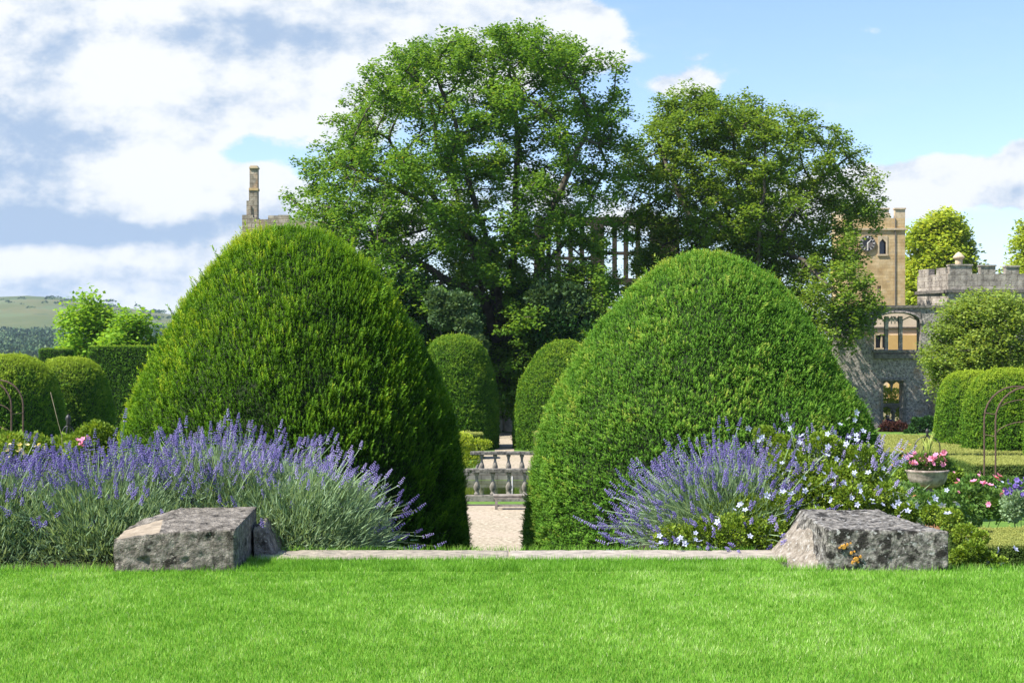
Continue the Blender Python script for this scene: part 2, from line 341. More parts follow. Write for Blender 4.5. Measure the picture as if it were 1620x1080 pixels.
# ------------------------------------------------------------------ terrain
LOW = -3.0
def sst(a, b, x): t = np.clip((x - a) / (b - a), 0, 1); return t * t * (3 - 2 * t)
def ground_h(x, y):
    side = np.clip(sst(-1.0, -1.6, x) + sst(0.85, 1.4, x) * (1 - sst(3.3, 3.7, x)), 0, 1)      # banks either side of the steps
    mid = sst(11.7, 12.6, y) * -1.1 + sst(12.6, 17.5, y) * (LOW + 1.1)
    rightdrop = sst(10.75, 11.5, y) * LOW
    bank = sst(14.2, 18.5, y) * LOW
    base = np.where(x > 2.4, rightdrop, mid)
    h = bank * side + base * (1 - side)
    h = np.where(y < 10.9, np.minimum(h * 0, 0), h) + np.where(y > 10.7, -0.06, 0) * (h > -1)
    h = h - sst(88, 96, y) * 0.6
    return h
xs = np.unique(np.concatenate([np.linspace(-9, 9, 121), np.linspace(-60, 60, 41), np.linspace(-5000, 5000, 21)]))
ys = np.unique(np.concatenate([np.linspace(10, 20, 81), np.linspace(-60, 10, 15), np.linspace(20, 130, 56), np.linspace(130, 6000, 16)]))
gx, gy = np.meshgrid(xs, ys); gz = ground_h(gx, gy)
V = np.stack([gx, gy, gz], 2).reshape(-1, 3); nx = len(xs)
ii = (np.arange(len(ys) - 1)[:, None] * nx + np.arange(nx - 1)).ravel(); Q = np.stack([ii, ii + 1, ii + nx + 1, ii + nx], 1)
cyq = V[Q].mean(1); mi = np.where(cyq[:, 1] < 10.72, 0, np.where(cyq[:, 1] < 19, 1, np.where(cyq[:, 1] < 130, 2, 3)))
put(bpy.data.objects.new('ground', raw('ground', V, [Q], [M['lawn'], M['soil'], M['turf'], M['pale_field']], midx=mi)), kind='structure')
def sheet(name, x0, x1, y0, y1, z, mat):
    return MB().box(x0, x1, y0, y1, z - 0.03, z).obj(name, mat, kind='structure')
sheet('gravel_path', -2.4, 2.2, 20.5, 44.0, LOW + .012, M['gravel'])
sheet('gravel_court', -1.45, 1.15, 56.2, 67.5, LOW + .012, M['gravel'])
sheet('gravel_walk', -.85, .1, 67.5, 87, LOW + .016, M['gravel'])
# pool between the two balustrades
MB().box(-8, 8, 46.4, 52.8, LOW - .9, LOW - .02).obj('pond_bed', M['soil'], kind='structure') if False else None
sheet('pond_water', -7, 7, 46.2, 53.0, LOW + .02, M['water'])
sheet('middle_lawn', -2.05, 2.05, 10.55, 11.15, .004, M['lawn'])

# hill and far woods
hx = np.linspace(-2600, 2600, 90); hy = np.linspace(1350, 3400, 50)
gx, gy = np.meshgrid(hx, hy); uu_ = gx / gy * F + 810
ridge = np.interp(uu_, [-900, -300, 0, 60, 130, 200, 265, 420, 900, 1700, 2400], [70, 92, 103, 106, 98, 86, 76, 60, 30, 20, 25]) / F * 2300
pr = np.interp(gy, [1350, 1500, 1900, 2300, 2700, 3400], [0, .22, .72, 1.0, .93, .6])
P3 = np.stack([gx, gy, gy * 0], 2).reshape(-1, 3)
gz = LOW - 2 + ridge * pr + ((vnoise(P3, .004, 3) - .5) * 14 * (pr.ravel() > .1)).reshape(gx.shape) * pr * (1 - .8 * np.exp(-((gy - 2300) / 150) ** 2))
V = np.stack([gx, gy, gz], 2).reshape(-1, 3); nx = len(hx)
ii = (np.arange(len(hy) - 1)[:, None] * nx + np.arange(nx - 1)).ravel(); Q = np.stack([ii, ii + 1, ii + nx + 1, ii + nx], 1)
put(bpy.data.objects.new('hill', raw('hill', V, [Q], M['hillgrass'], smooth=True)), kind='structure')
def hill_z(x, y):
    i = np.clip(np.searchsorted(hx, x) - 1, 0, len(hx) - 2); j = np.clip(np.searchsorted(hy, y) - 1, 0, len(hy) - 2)
    return gz[j, i]
# foliage kites
KITE = np.array([(0, 0, 0), (.38, 0, .45), (0, .12, 1), (-.38, 0, .45)]); KT = np.array([(0, 1, 2), (0, 2, 3)])
def crown_leaves(C, Rr, n, size, flat=.8):
    """n leaves over each lumpy crown; C centres, Rr radii"""
    k = len(C); D = rnd(k * n); D[:, 2] = np.abs(D[:, 2]) * 1.0 - .15
    rad = np.repeat(Rr, n) * rng.uniform(.75, 1.03, k * n); Cc = np.repeat(C, n, 0)
    bump_ = vnoise(Cc * 3 + D * 2.4, 1, 5, 2); P = Cc + D * (rad * (.65 + .55 * bump_))[:, None] * np.array([1, 1, flat])
    Vv, T = inst(KITE, KT, P, frames(D + rnd(k * n) * .8), size * rng.uniform(.6, 1.3, k * n))
    return Vv, T, np.repeat(.2 + .5 * bump_ + rng.uniform(-.15, .25, k * n), 4)
wc = []
for _ in range(900):
    y = random.uniform(1000, 1750); x = random.uniform(-.42, -.20) * y
    z = LOW + np.interp(y, [1000, 1750], [1, 34]) + random.uniform(-2, 2); wc.append((x, y, z))
wc = np.array(wc); Vv, T, tt = crown_leaves(wc, rng.uniform(9, 17, len(wc)), 190, 2.6); tt = tt * .8 + np.repeat(rng.uniform(-.2, .35, len(wc)), 190 * 4)
put(bpy.data.objects.new('woodland', raw('woodland', Vv, [T], M['wood_far'], tt)), 'distant blue-green woods covering the foot of the hill', 'woodland', kind='stuff')
gx, gy = np.meshgrid(np.linspace(-900, -150, 20), np.linspace(950, 1800, 20)); gzz = LOW + np.interp(gy, [950, 1000, 1750, 1800], [-1, 0, 35, 20])
V = np.stack([gx, gy, gzz], 2).reshape(-1, 3); ii = (np.arange(19)[:, None] * 20 + np.arange(19)).ravel()
put(bpy.data.objects.new('foothill', raw('foothill', V, [np.stack([ii, ii + 1, ii + 21, ii + 20], 1)], M['pale_field'])), kind='structure')
hb = []
for _ in range(170):
    y = random.choice([random.uniform(1800, 2200), random.uniform(1900, 2230)]); x = random.uniform(-.37, -.2) * y
    if vnoise(np.array([[x * .6, y * 1.6, 0]]), .009, 11, 2)[0] > .53: hb.append((x, y, hill_z(x, y) + 1))
hb = np.array(hb); Vv, T, tt = crown_leaves(hb, rng.uniform(3, 7, len(hb)), 60, 2.0, .5)
put(bpy.data.objects.new('hill_scrub', raw('hill_scrub', Vv, [T], M['wood_far'], tt * .8)), 'dark scrub and hedgerows dotted over the hill pasture', 'scrub', kind='stuff')

# ------------------------------------------------------------------ lawn grass
def blades(n, x0, x1, y0, y1, h, wd, z=0.0):
    P = np.stack([rng.uniform(x0, x1, n), rng.uniform(y0, y1, n), np.full(n, z)], 1)
    a = rng.uniform(0, np.pi, n); lean = rng.normal(0, .35, (n, 2)); hh = h * rng.uniform(.6, 1.25, n)
    clump = vnoise(P, 2.2, 21, 3); hh = hh * (.7 + .35 * clump + .35 * vnoise(P, 12, 79, 2))
    s = np.stack([np.cos(a), np.sin(a), a * 0], 1) * wd / 2
    tip = P + np.stack([lean[:, 0] * hh, lean[:, 1] * hh, hh], 1)
    V = np.stack([P - s, P + s, tip], 1).reshape(-1, 3); cl2_ = vnoise(P, 9, 77, 2); cl3_ = vnoise(P, .6, 78, 2); t = np.repeat(np.clip(-.18 + .45 * clump + .5 * cl2_ + .3 * cl3_ + rng.normal(0, .2, n) + (rng.random(n) > .97) * .4, 0, 1), 3)
    return V, np.arange(3 * n).reshape(-1, 3), t
parts = [blades(1500, -1.9, 2.0, 11.72, 11.76, .05, .005), blades(560000, -6.2, 6.2, 5.2, 10.7, .025, .0048), blades(30000, -2.05, 2.05, 10.6, 11.12, .036, .0052), blades(9000, -6.2, 6.2, 10.6, 10.76, .055, .005), blades(4500, -2.08, 2.15, 11.08, 11.17, .05, .005)]
off = 0; Vs, Ts, tt = [], [], []
for a, b, c in parts: Vs.append(a); Ts.append(b + off); tt.append(c); off += len(a)
put(bpy.data.objects.new('grass', raw('grass', np.concatenate(Vs), [np.concatenate(Ts)], M['grass'], np.concatenate(tt))), 'short bright green mown grass blades of the lawn', 'grass', kind='stuff')

# ------------------------------------------------------------------ clipped greenery
def grid_surface(fn, nu, nv):
    """closed-in-u surface; fn(u 0..1, v 0..1)->xyz arrays"""
    uu, vv_ = np.meshgrid(np.linspace(0, 1, nu, endpoint=False), np.linspace(0, 1, nv)); V = fn(uu.ravel(), vv_.ravel())
    i, j = np.meshgrid(np.arange(nu), np.arange(nv - 1)); i = i.ravel(); j = j.ravel(); i2 = (i + 1) % nu
    a, b, c, d = j * nu + i, j * nu + i2, (j + 1) * nu + i2, (j + 1) * nu + i
    return V, np.concatenate([np.stack([a, b, c], 1), np.stack([a, c, d], 1)])
NEEDLES = []
def make_sprig(k=13, nl=.36, nw=.10, seed=3):
    r = np.random.default_rng(seed); V, T = [], []
    for i in range(k):
        t = (i + .5) / k; a = (i % 2) * np.pi + r.normal(0, .35) + (i % 4 // 2) * .9
        b = np.array([0, 0, t * .85]); d = np.array([np.cos(a) * .8, np.sin(a) * .8, .65]); d /= np.linalg.norm(d)
        s = np.cross(d, (0, 0, 1)); s /= np.linalg.norm(s); l = nl * (1.1 - .55 * t); n = len(V) * 1
        V += [b - s * nw * .5, b + s * nw * .5, b + d * l]; T.append((n, n + 1, n + 2))
    V += [(-.02, 0, 0), (.02, 0, 0), (0, 0, 1.0)]; T.append((len(V) - 3, len(V) - 2, len(V) - 1))
    return np.array(V), np.array(T)
def leafy(name, V, T, mat, n_sprig, length, n_small, small, updir=.6, outdir=.6, jit=.3, shrink=.08, tintf=None, sprig=None, seed=0, backcut=None, edge=None, core=True, lump=.5):
    """one mesh: inner core + small leaf layer + shoots. V,T surface"""
    sV, sT = sprig if sprig is not None else make_sprig()
    P, N = sample(V, T, int(n_sprig)); 
    if backcut is not None:
        keep = (N[:, 1] < backcut) | (rng.random(len(P)) < .3); P, N = P[keep], N[keep]
    cl = vnoise(P, 1.6, seed + 2, 3); cl2 = vnoise(P, 7, seed + 5, 2)
    D = unit(N * outdir + np.array([0, 0, updir]) + rnd(len(P)) * jit)
    ln = length * rng.uniform(.5, 1.15, len(P)) * (1 - lump / 2 + lump * cl) * (.5 + 1.0 * cl2) * (1 + .8 * (rng.random(len(P)) > .97))
    Pb = P - N * (length * .35) + D * 0
    V1, T1 = inst(sV, sT, Pb, frames(D), ln)
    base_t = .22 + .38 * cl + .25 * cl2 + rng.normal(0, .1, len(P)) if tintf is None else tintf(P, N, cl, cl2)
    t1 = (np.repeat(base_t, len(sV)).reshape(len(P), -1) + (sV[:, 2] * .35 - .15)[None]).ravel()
    out = [(V1, T1, t1, 0)]
    if n_small:
        P, N = sample(V, T, int(n_small))
        if backcut is not None:
            keep = (N[:, 1] < backcut) | (rng.random(len(P)) < .3); P, N = P[keep], N[keep]
        cl = vnoise(P, 1.6, seed + 2, 3); cl2 = vnoise(P, 7, seed + 5, 2)
        P = P - N * rng.uniform(0, small * 1.5, len(P))[:, None]
        V2, T2 = inst(KITE, KT, P, frames(N + np.array([0, 0, .5]) + rnd(len(P)) * .9), small * rng.uniform(.6, 1.3, len(P)))
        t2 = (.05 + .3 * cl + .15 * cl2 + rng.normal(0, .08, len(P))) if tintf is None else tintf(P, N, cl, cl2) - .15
        out.append((V2, T2, np.repeat(t2, 4), 0))
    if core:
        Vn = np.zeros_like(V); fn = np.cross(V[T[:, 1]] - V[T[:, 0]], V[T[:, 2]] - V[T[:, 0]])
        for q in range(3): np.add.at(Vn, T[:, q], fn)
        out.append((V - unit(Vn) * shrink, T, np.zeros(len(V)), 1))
    off = 0; Vs, Ts, tt, mm = [], [], [], []
    for a, b, c, k in out: Vs.append(a); Ts.append(b + off); tt.append(c); mm.append(np.full(len(b), k)); off += len(a)
    return raw(name, np.concatenate(Vs), [np.concatenate(Ts)], [mat, M['yew_core']], np.concatenate(tt), midx=np.concatenate(mm))
def lathe_yew(profile, cx, d, z0, seed=0, wob=.06, sy=1.0):
    """profile: [(py, halfwidth px)] at distance d; centre px cx. returned in local coordinates"""
    zz = np.array([PZ(p[0], d) for p in profile] + [z0]) - z0; rr = np.array([p[1] * d / F for p in profile] + [profile[-1][1] * d / F * .97])
    s = np.concatenate([[0], np.cumsum(np.hypot(np.diff(zz), np.diff(rr)))]); s /= s[-1]
    def fn(u_, v_):
        r = np.interp(v_, s, rr); z = np.interp(v_, s, zz); a = -u_ * 2 * np.pi
        P = np.stack([r * np.cos(a), r * np.sin(a) * sy, z], 1); n = vnoise(P, .9, seed, 3) - .5
        k = 1 + (n * wob * 2 / np.maximum(r, .6)); return P * np.stack([k, k, 1 + n * .02], 1)
    return grid_surface(fn, 96, 90)

# left near yew
dl = 19.5
V, T = lathe_yew([(361, 0), (363, 20), (369, 42), (382, 70), (402, 98), (430, 126), (480, 163), (540, 201), (600, 231), (660, 253), (740, 267), (860, 277), (900, 280)], 460, dl, LOW, 1, .09)
SPR = make_sprig(16, .25, .07, 3)
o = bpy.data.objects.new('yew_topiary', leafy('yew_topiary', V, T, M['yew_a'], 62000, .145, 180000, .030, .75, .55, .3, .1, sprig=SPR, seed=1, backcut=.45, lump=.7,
    tintf=lambda P, N, a, b: -.14 + .5 * a + .42 * b + .36 * np.clip(N[:, 2], 0, 1) + .22 * np.clip(-N[:, 0], 0, 1) + rng.normal(0, .11, len(P))))  # yellow new growth on top; sunlit left side put into the leaf tint
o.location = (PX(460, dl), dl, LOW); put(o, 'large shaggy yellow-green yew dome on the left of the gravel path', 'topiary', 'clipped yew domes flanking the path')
# right near yew
dr = 20.0
V, T = lathe_yew([(398, 0), (400, 22), (406, 46), (420, 76), (446, 112), (480, 142), (520, 170), (560, 194), (600, 217), (640, 242), (680, 258), (740, 271), (860, 284), (900, 287)], 1115, dr, LOW, 9, .09)
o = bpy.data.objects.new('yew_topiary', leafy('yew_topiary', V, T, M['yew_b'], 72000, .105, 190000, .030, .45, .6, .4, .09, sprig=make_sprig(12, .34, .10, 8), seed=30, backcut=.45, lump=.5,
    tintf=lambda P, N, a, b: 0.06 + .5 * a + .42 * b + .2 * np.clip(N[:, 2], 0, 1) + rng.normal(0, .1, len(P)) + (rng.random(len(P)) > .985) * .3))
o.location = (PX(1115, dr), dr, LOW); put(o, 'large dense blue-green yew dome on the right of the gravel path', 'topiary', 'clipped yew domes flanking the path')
# two far yews
SM = make_sprig(6, .5, .22, 5)
d2 = 72.0
for px, prof, lab, sd_ in ((722, [(530, 0), (531, 14), (536, 28), (546, 41), (560, 49), (585, 57), (610, 62), (650, 67), (711, 67)], 'smaller smooth dark yew dome beyond the pool, left of the far gravel walk', 3),
                           (893, [(538, 0), (539, 12), (545, 24), (553, 35), (562, 44), (576, 54), (600, 67), (625, 76), (660, 81), (711, 80)], 'smaller smooth yew dome beyond the pool with yellow patches, right of the far walk', 4)):
    V, T = lathe_yew(prof, px, d2, LOW, sd_, .10)
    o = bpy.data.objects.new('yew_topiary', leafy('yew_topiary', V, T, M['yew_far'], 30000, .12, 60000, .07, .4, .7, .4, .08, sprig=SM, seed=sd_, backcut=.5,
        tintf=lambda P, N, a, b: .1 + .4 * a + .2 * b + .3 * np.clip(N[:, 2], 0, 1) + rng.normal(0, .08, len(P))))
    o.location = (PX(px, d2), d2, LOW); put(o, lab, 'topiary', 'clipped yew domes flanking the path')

def box_surface(sx, sy, h, rnd_=.25, n=26, seed=0, wob=.04):
    """rounded box body (superellipse sections), local coords, z from 0 to h"""
    def fn(u_, v_):
        a = -u_ * 2 * np.pi; ca, sa = np.cos(a), np.sin(a); e = 10.0
        k = (np.abs(ca) ** e + np.abs(sa) ** e) ** (-1 / e)
        # v 0..0.45 top plate, rest side
        top = v_ < .45; q = np.where(top, v_ / .45, 1.0); z = np.where(top, h, h * (1 - (v_ - .45) / .55))
        rr = np.where(top, q, 1.0); rd = rnd_ / max(sx, sy); edge = np.clip((q - (1 - rd)) / rd, 0, 1)
        z = np.where(top, h - rnd_ * .6 * edge ** 2, np.minimum(z, h - rnd_ * .6))
        P = np.stack([ca * k * rr * sx / 2, sa * k * rr * sy / 2, z], 1); nn = (vnoise(P + seed, .8, seed, 3) - .5) * wob * 2
        P[:, 2] += nn * (P[:, 2] > .1); P[:, 0] += nn * np.sign(P[:, 0]) * .8; P[:, 1] += nn * np.sign(P[:, 1]) * .8; return P
    return grid_surface(fn, 120, 60)
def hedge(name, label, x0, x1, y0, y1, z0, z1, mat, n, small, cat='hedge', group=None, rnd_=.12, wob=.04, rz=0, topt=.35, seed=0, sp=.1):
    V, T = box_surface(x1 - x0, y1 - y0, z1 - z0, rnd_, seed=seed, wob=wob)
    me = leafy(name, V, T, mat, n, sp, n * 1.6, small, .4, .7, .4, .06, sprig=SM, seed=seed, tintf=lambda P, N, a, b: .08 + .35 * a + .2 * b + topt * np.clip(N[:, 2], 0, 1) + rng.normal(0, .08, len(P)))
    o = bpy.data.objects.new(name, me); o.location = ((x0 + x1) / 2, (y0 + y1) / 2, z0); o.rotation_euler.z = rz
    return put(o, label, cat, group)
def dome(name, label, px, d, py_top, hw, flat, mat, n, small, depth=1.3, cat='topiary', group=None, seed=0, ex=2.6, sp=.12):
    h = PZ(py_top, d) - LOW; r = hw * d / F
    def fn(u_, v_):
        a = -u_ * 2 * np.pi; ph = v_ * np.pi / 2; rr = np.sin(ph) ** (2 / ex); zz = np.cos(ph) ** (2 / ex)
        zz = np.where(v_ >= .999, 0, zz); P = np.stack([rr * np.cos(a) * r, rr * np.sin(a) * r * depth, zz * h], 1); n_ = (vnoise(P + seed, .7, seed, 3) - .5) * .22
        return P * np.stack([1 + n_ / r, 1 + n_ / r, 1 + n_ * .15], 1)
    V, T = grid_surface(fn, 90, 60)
    me = leafy(name, V, T, mat, n, sp, n * 1.6, small, .45, .7, .35, .08, sprig=SM, seed=seed, tintf=lambda P, N, a, b: .10 + .35 * a + .25 * b + .6 * np.clip(N[:, 2], 0, 1) + rng.normal(0, .08, len(P)))  # upward leaves yellower: new growth, plus sunlit tops put into the tint
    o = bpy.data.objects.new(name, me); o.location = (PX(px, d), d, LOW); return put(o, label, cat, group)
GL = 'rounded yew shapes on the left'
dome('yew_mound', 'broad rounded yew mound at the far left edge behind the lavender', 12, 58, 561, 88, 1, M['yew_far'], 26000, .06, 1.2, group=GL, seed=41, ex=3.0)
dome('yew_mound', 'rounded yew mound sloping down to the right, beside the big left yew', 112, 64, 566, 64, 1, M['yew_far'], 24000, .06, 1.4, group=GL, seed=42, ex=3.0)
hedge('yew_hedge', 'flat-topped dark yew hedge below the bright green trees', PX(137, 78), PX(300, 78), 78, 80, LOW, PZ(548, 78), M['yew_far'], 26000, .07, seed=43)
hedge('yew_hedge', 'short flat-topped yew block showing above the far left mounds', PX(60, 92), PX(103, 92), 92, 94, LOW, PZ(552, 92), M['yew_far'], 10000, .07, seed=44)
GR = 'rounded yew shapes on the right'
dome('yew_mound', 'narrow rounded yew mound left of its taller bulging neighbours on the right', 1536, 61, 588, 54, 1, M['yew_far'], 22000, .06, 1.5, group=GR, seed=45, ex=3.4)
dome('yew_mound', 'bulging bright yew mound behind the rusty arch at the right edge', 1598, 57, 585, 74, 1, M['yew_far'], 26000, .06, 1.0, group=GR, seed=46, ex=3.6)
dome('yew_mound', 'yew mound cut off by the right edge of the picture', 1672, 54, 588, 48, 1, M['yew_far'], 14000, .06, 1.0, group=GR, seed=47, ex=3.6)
# low box hedges
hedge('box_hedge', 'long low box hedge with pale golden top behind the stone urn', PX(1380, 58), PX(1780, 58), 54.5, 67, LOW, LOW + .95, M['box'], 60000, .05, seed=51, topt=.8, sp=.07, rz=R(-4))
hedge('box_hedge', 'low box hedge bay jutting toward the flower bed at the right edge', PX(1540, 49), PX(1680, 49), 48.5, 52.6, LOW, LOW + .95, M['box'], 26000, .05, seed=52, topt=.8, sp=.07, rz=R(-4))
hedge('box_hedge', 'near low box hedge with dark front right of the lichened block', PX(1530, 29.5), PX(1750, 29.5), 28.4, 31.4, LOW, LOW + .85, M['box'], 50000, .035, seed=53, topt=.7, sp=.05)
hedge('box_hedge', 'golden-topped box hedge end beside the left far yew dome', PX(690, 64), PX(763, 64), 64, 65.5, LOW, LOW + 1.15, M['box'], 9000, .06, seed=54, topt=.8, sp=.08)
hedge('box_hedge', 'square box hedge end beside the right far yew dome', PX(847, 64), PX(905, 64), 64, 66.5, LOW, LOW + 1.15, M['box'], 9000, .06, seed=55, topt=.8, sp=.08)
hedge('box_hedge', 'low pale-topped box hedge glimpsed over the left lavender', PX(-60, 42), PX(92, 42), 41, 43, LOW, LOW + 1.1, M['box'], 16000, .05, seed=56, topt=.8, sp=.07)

# ------------------------------------------------------------------ trees
def colonize(att, nodes, parents, step=.55, kill=.9, infl=9.0, iters=90, maxn=9000):
    nodes = [np.array(p, float) for p in nodes]; parents = list(parents); A = att.copy()
    Nn = np.array(nodes); near = np.full(len(A), -1); nd = np.full(len(A), 1e9)
    def upd(new0):
        nonlocal near, nd
        B = Nn[new0:]; 
        for s in range(0, len(B), 400):
            D = np.linalg.norm(A[:, None] - B[None, s:s + 400], axis=2); k = D.argmin(1); m = D[np.arange(len(A)), k]
            q = m < nd; nd = np.where(q, m, nd); near = np.where(q, k + new0 + s, near)
    upd(0)
    for it in range(iters):
        act = nd < infl
        if not act.any() or len(Nn) > maxn: break
        idx = near[act]; D = unit(A[act] - Nn[idx]); S = np.zeros((len(Nn), 3)); np.add.at(S, idx, D)
        g = np.unique(idx); dirs = unit(S[g] + rng.normal(0, .12, (len(g), 3)) + np.array([0, 0, .03])); new = Nn[g] + dirs * step
        n0 = len(Nn); Nn = np.concatenate([Nn, new]); parents += list(g); upd(n0)
        keep = nd > kill; A = A[keep]; near = near[keep]; nd = nd[keep]
        if len(A) == 0: break
    return Nn, np.array(parents)
def branch_mesh(name, Nn, par, mat, tip=.022, power=2.35, sides=6, flare=1.0):
    n = len(Nn); acc = np.zeros(n); rad = np.zeros(n)
    for i in range(n - 1, -1, -1):
        rad[i] = max(acc[i], tip ** power) ** (1 / power)
        if par[i] >= 0: acc[par[i]] += rad[i] ** power
    ch = np.zeros(n, int); np.add.at(ch, par[par >= 0], 1)
    i = np.where(par >= 0)[0]; p = par[i]; D = unit(Nn[i] - Nn[p]); pd = np.zeros((n, 3)); pd[:] = (0, 0, 1); pd[i] = D
    def ring(C, Dd, r):
        Fm = frames(Dd, False); a = np.linspace(0, 2 * np.pi, sides, endpoint=False)
        return C[:, None] + (Fm[:, :, 0][:, None] * np.cos(a)[None, :, None] + Fm[:, :, 1][:, None] * np.sin(a)[None, :, None]) * r[:, None, None]
    r0 = np.minimum(rad[p], rad[i] * 1.25); A = ring(Nn[p], D, r0); B = ring(Nn[i] + D * rad[i][:, None] * .15, D, rad[i])
    Vv = np.concatenate([A, B], 1).reshape(-1, 3); b = np.arange(len(i))[:, None] * 2 * sides; k = np.arange(sides)[None]; k2 = (k + 1) % sides
    Q = np.stack([b + k, b + k2, b + sides + k2, b + sides + k], 2).reshape(-1, 4)
    return raw(name, Vv, [Q], mat, smooth=True), rad, ch
def foliage_mesh(name, C, per, spread, size, mat, flat=.75, tint_seed=0, droop=.2, tbase=.2):
    n = len(C) * per; Cc = np.repeat(C, per, 0); o = rnd(n) * (rng.random(n) ** .45)[:, None] * np.array([1, 1, flat]) * spread; P = Cc + o
    Z = rnd(n) * .9 + np.array([0, 0, -droop]) + o * .5; nrm = None
    Fm = frames(Z)
    # make blades face mostly upward: choose y axis near world up
    Zu = unit(Z * np.array([1, 1, .5])); up = unit(np.array([[0, 0, 1.0]]) + rnd(n) * .55); Xa = unit(np.cross(up, Zu)); Ya = np.cross(Zu, Xa); Fm = np.stack([Xa, Ya, Zu], 2)
    V, T = inst(KITE * np.array([1.15, 1, 1]), KT, P, Fm, size * rng.uniform(.65, 1.25, n))
    cl = vnoise(P, .35, tint_seed, 3); t = tbase + .5 * cl + rng.normal(0, .11, n) + (rng.random(n) > .97) * .3
    return raw(name, V, [T], mat, np.repeat(t, 4))
def clump_points(cl, per):
    out = []
    for (x, y, z, r) in cl:
        n = int(per * (r / 2) ** 1.6); out.append(np.array([x, y, z]) + rnd(n) * (rng.random(n) ** .4)[:, None] * r * np.array([1, 1, .78]))
    return np.concatenate(out)
def tree(name, label, base, limbs, clumps, leafmat_, per=30, spread=.8, size=.22, barkm=None, att=20, cat='tree', group=None, tip=.022, step=.55, thin=.06, seed=0, kill=.9, power=2.35, tbase=.2):
    """limbs: list of polylines; first one is the trunk from base. clumps in world coords"""
    nodes = []; par = []
    def addp(pts, start=-1):
        prev = start
        for a, b in zip(pts[:-1], pts[1:]):
            a = np.array(a, float); b = np.array(b, float); k = max(1, int(np.linalg.norm(b - a) / .7))
            if prev < 0 and not nodes: nodes.append(a); par.append(-1); prev = 0
            for q in range(1, k + 1):
                pnt = a + (b - a) * q / k + (rng.normal(0, .05, 3) if q < k else 0); nodes.append(pnt); par.append(prev); prev = len(nodes) - 1
        return prev
    addp(limbs[0])
    for lm in limbs[1:]:
        A = np.array(nodes); s = int(np.linalg.norm(A - np.array(lm[0]), axis=1).argmin()); addp([nodes[s]] + list(lm[1:]), s)
    att_ = clump_points(clumps, att); Nn, par = colonize(att_, nodes, par, step=step, kill=kill)
    root = empty(name, base, label, cat, group); B = np.array(base)
    me, rad, ch = branch_mesh('trunk', Nn - B, par, barkm or M['bark'], tip, power)
    put(bpy.data.objects.new('trunk', me), parent=root)
    leafn = (rad < thin) & (np.arange(len(Nn)) >= 20)
    C = np.concatenate([Nn[leafn], att_])
    put(bpy.data.objects.new('crown', foliage_mesh('crown', C - B, per, spread, size, leafmat_, tint_seed=seed, tbase=tbase)), parent=root)
    print(name, len(Nn), 'leaf nodes', len(C), 'trunk r', rad[0]); return root

def W(px, py, d): return np.array([PX(px, d), d, PZ(py, d)])
# great sycamore
D1 = 90.0
def envelope(n, pts_left, pts_right, d, depth, rlo, rhi, inner, seed, ymax):
    """clumps filling a crown whose silhouette is given by row -> left/right pixel limits"""
    rr = np.random.default_rng(seed); out = []
    yl = [p[0] for p in pts_left]; xl = [p[1] for p in pts_left]; xr_ = [p[1] for p in pts_right]; yr = [p[0] for p in pts_right]
    tries = 0
    while len(out) < n and tries < 60000:
        tries += 1
        py = rr.uniform(yl[0], ymax); a, b = np.interp(py, yl, xl), np.interp(py, yr, xr_); c = (a + b) / 2; hw = (b - a) / 2
        t = rr.uniform(-1, 1); s = rr.uniform(-1, 1)
        top = (py - yl[0]) / (ymax - yl[0]); rho = math.sqrt(t * t + s * s)
        if rho > 1: continue
        if rho < .66 and top > .16 and rr.random() > inner: continue
        r = rr.uniform(rlo, rhi); x = PX(c, d) + t * max(hw * d / F - r * .75, .2); y = d + s * min(depth, hw * d / F) * .95; z = PZ(py, d) - r * .6
        if all((x - q[0]) ** 2 + (y - q[1]) ** 2 + ((z - q[2]) * 1.25) ** 2 > ((r + q[3]) * .46) ** 2 for q in out): out.append((x, y, z, r))
    return out
cl1 = envelope(420, [(42, 690), (55, 650), (80, 590), (120, 530), (165, 480), (220, 448), (300, 440), (400, 462), (480, 500), (600, 590)],
               [(42, 880), (55, 920), (80, 975), (105, 1015), (165, 1030), (220, 1030), (300, 1015), (400, 1010), (480, 990), (600, 960)], D1, 9.5, .9, 1.7, .5, 5, 600)
_r = random.Random(5)
for _ in range(120):
    _x, _y = _r.uniform(560, 975), _r.uniform(345, 600)
    if 720 < _x < 850 and _y > 530 or 840 < _x < 930 and 375 < _y < 440: continue
    cl1.append((*W(_x, _y, D1 + (_r.uniform(1, 7) if 715 < _x < 810 else _r.uniform(-7, 6))), _r.uniform(1.0, 1.7)))
b1 = W(792, 683, D1); f1 = b1 + (0.1, 0, 4.5)
lim1 = [[b1, b1 + (.1, 0, 2), f1, W(790, 470, D1), W(770, 380, D1), W(745, 300, D1 - 1), W(720, 190, D1 - 1)],
        [f1, W(765, 470, D1 - 1.5), W(740, 380, D1 - 2), W(722, 300, D1 - 3), W(690, 240, D1 - 4)],
        [f1, W(805, 460, D1 + 2), W(815, 360, D1 + 2), W(820, 240, D1 + 2), W(815, 150, D1 + 1)],
        [f1, W(845, 450, D1 - 2), W(862, 360, D1 - 2.5), W(900, 270, D1 - 3), W(930, 200, D1 - 3)],
        [W(765, 480, D1 - 1.5), W(700, 440, D1 - 3), W(640, 400, D1 - 3), W(560, 350, D1 - 3)],
        [W(770, 400, D1 - 1), W(690, 330, D1 - 4), W(610, 290, D1 - 5), W(540, 260, D1 - 4)],
        [f1, W(780, 440, D1 + 4), W(700, 330, D1 + 6), W(620, 230, D1 + 6)],
        [f1, W(850, 440, D1 + 4), W(930, 330, D1 + 6), W(960, 260, D1 + 5)]]
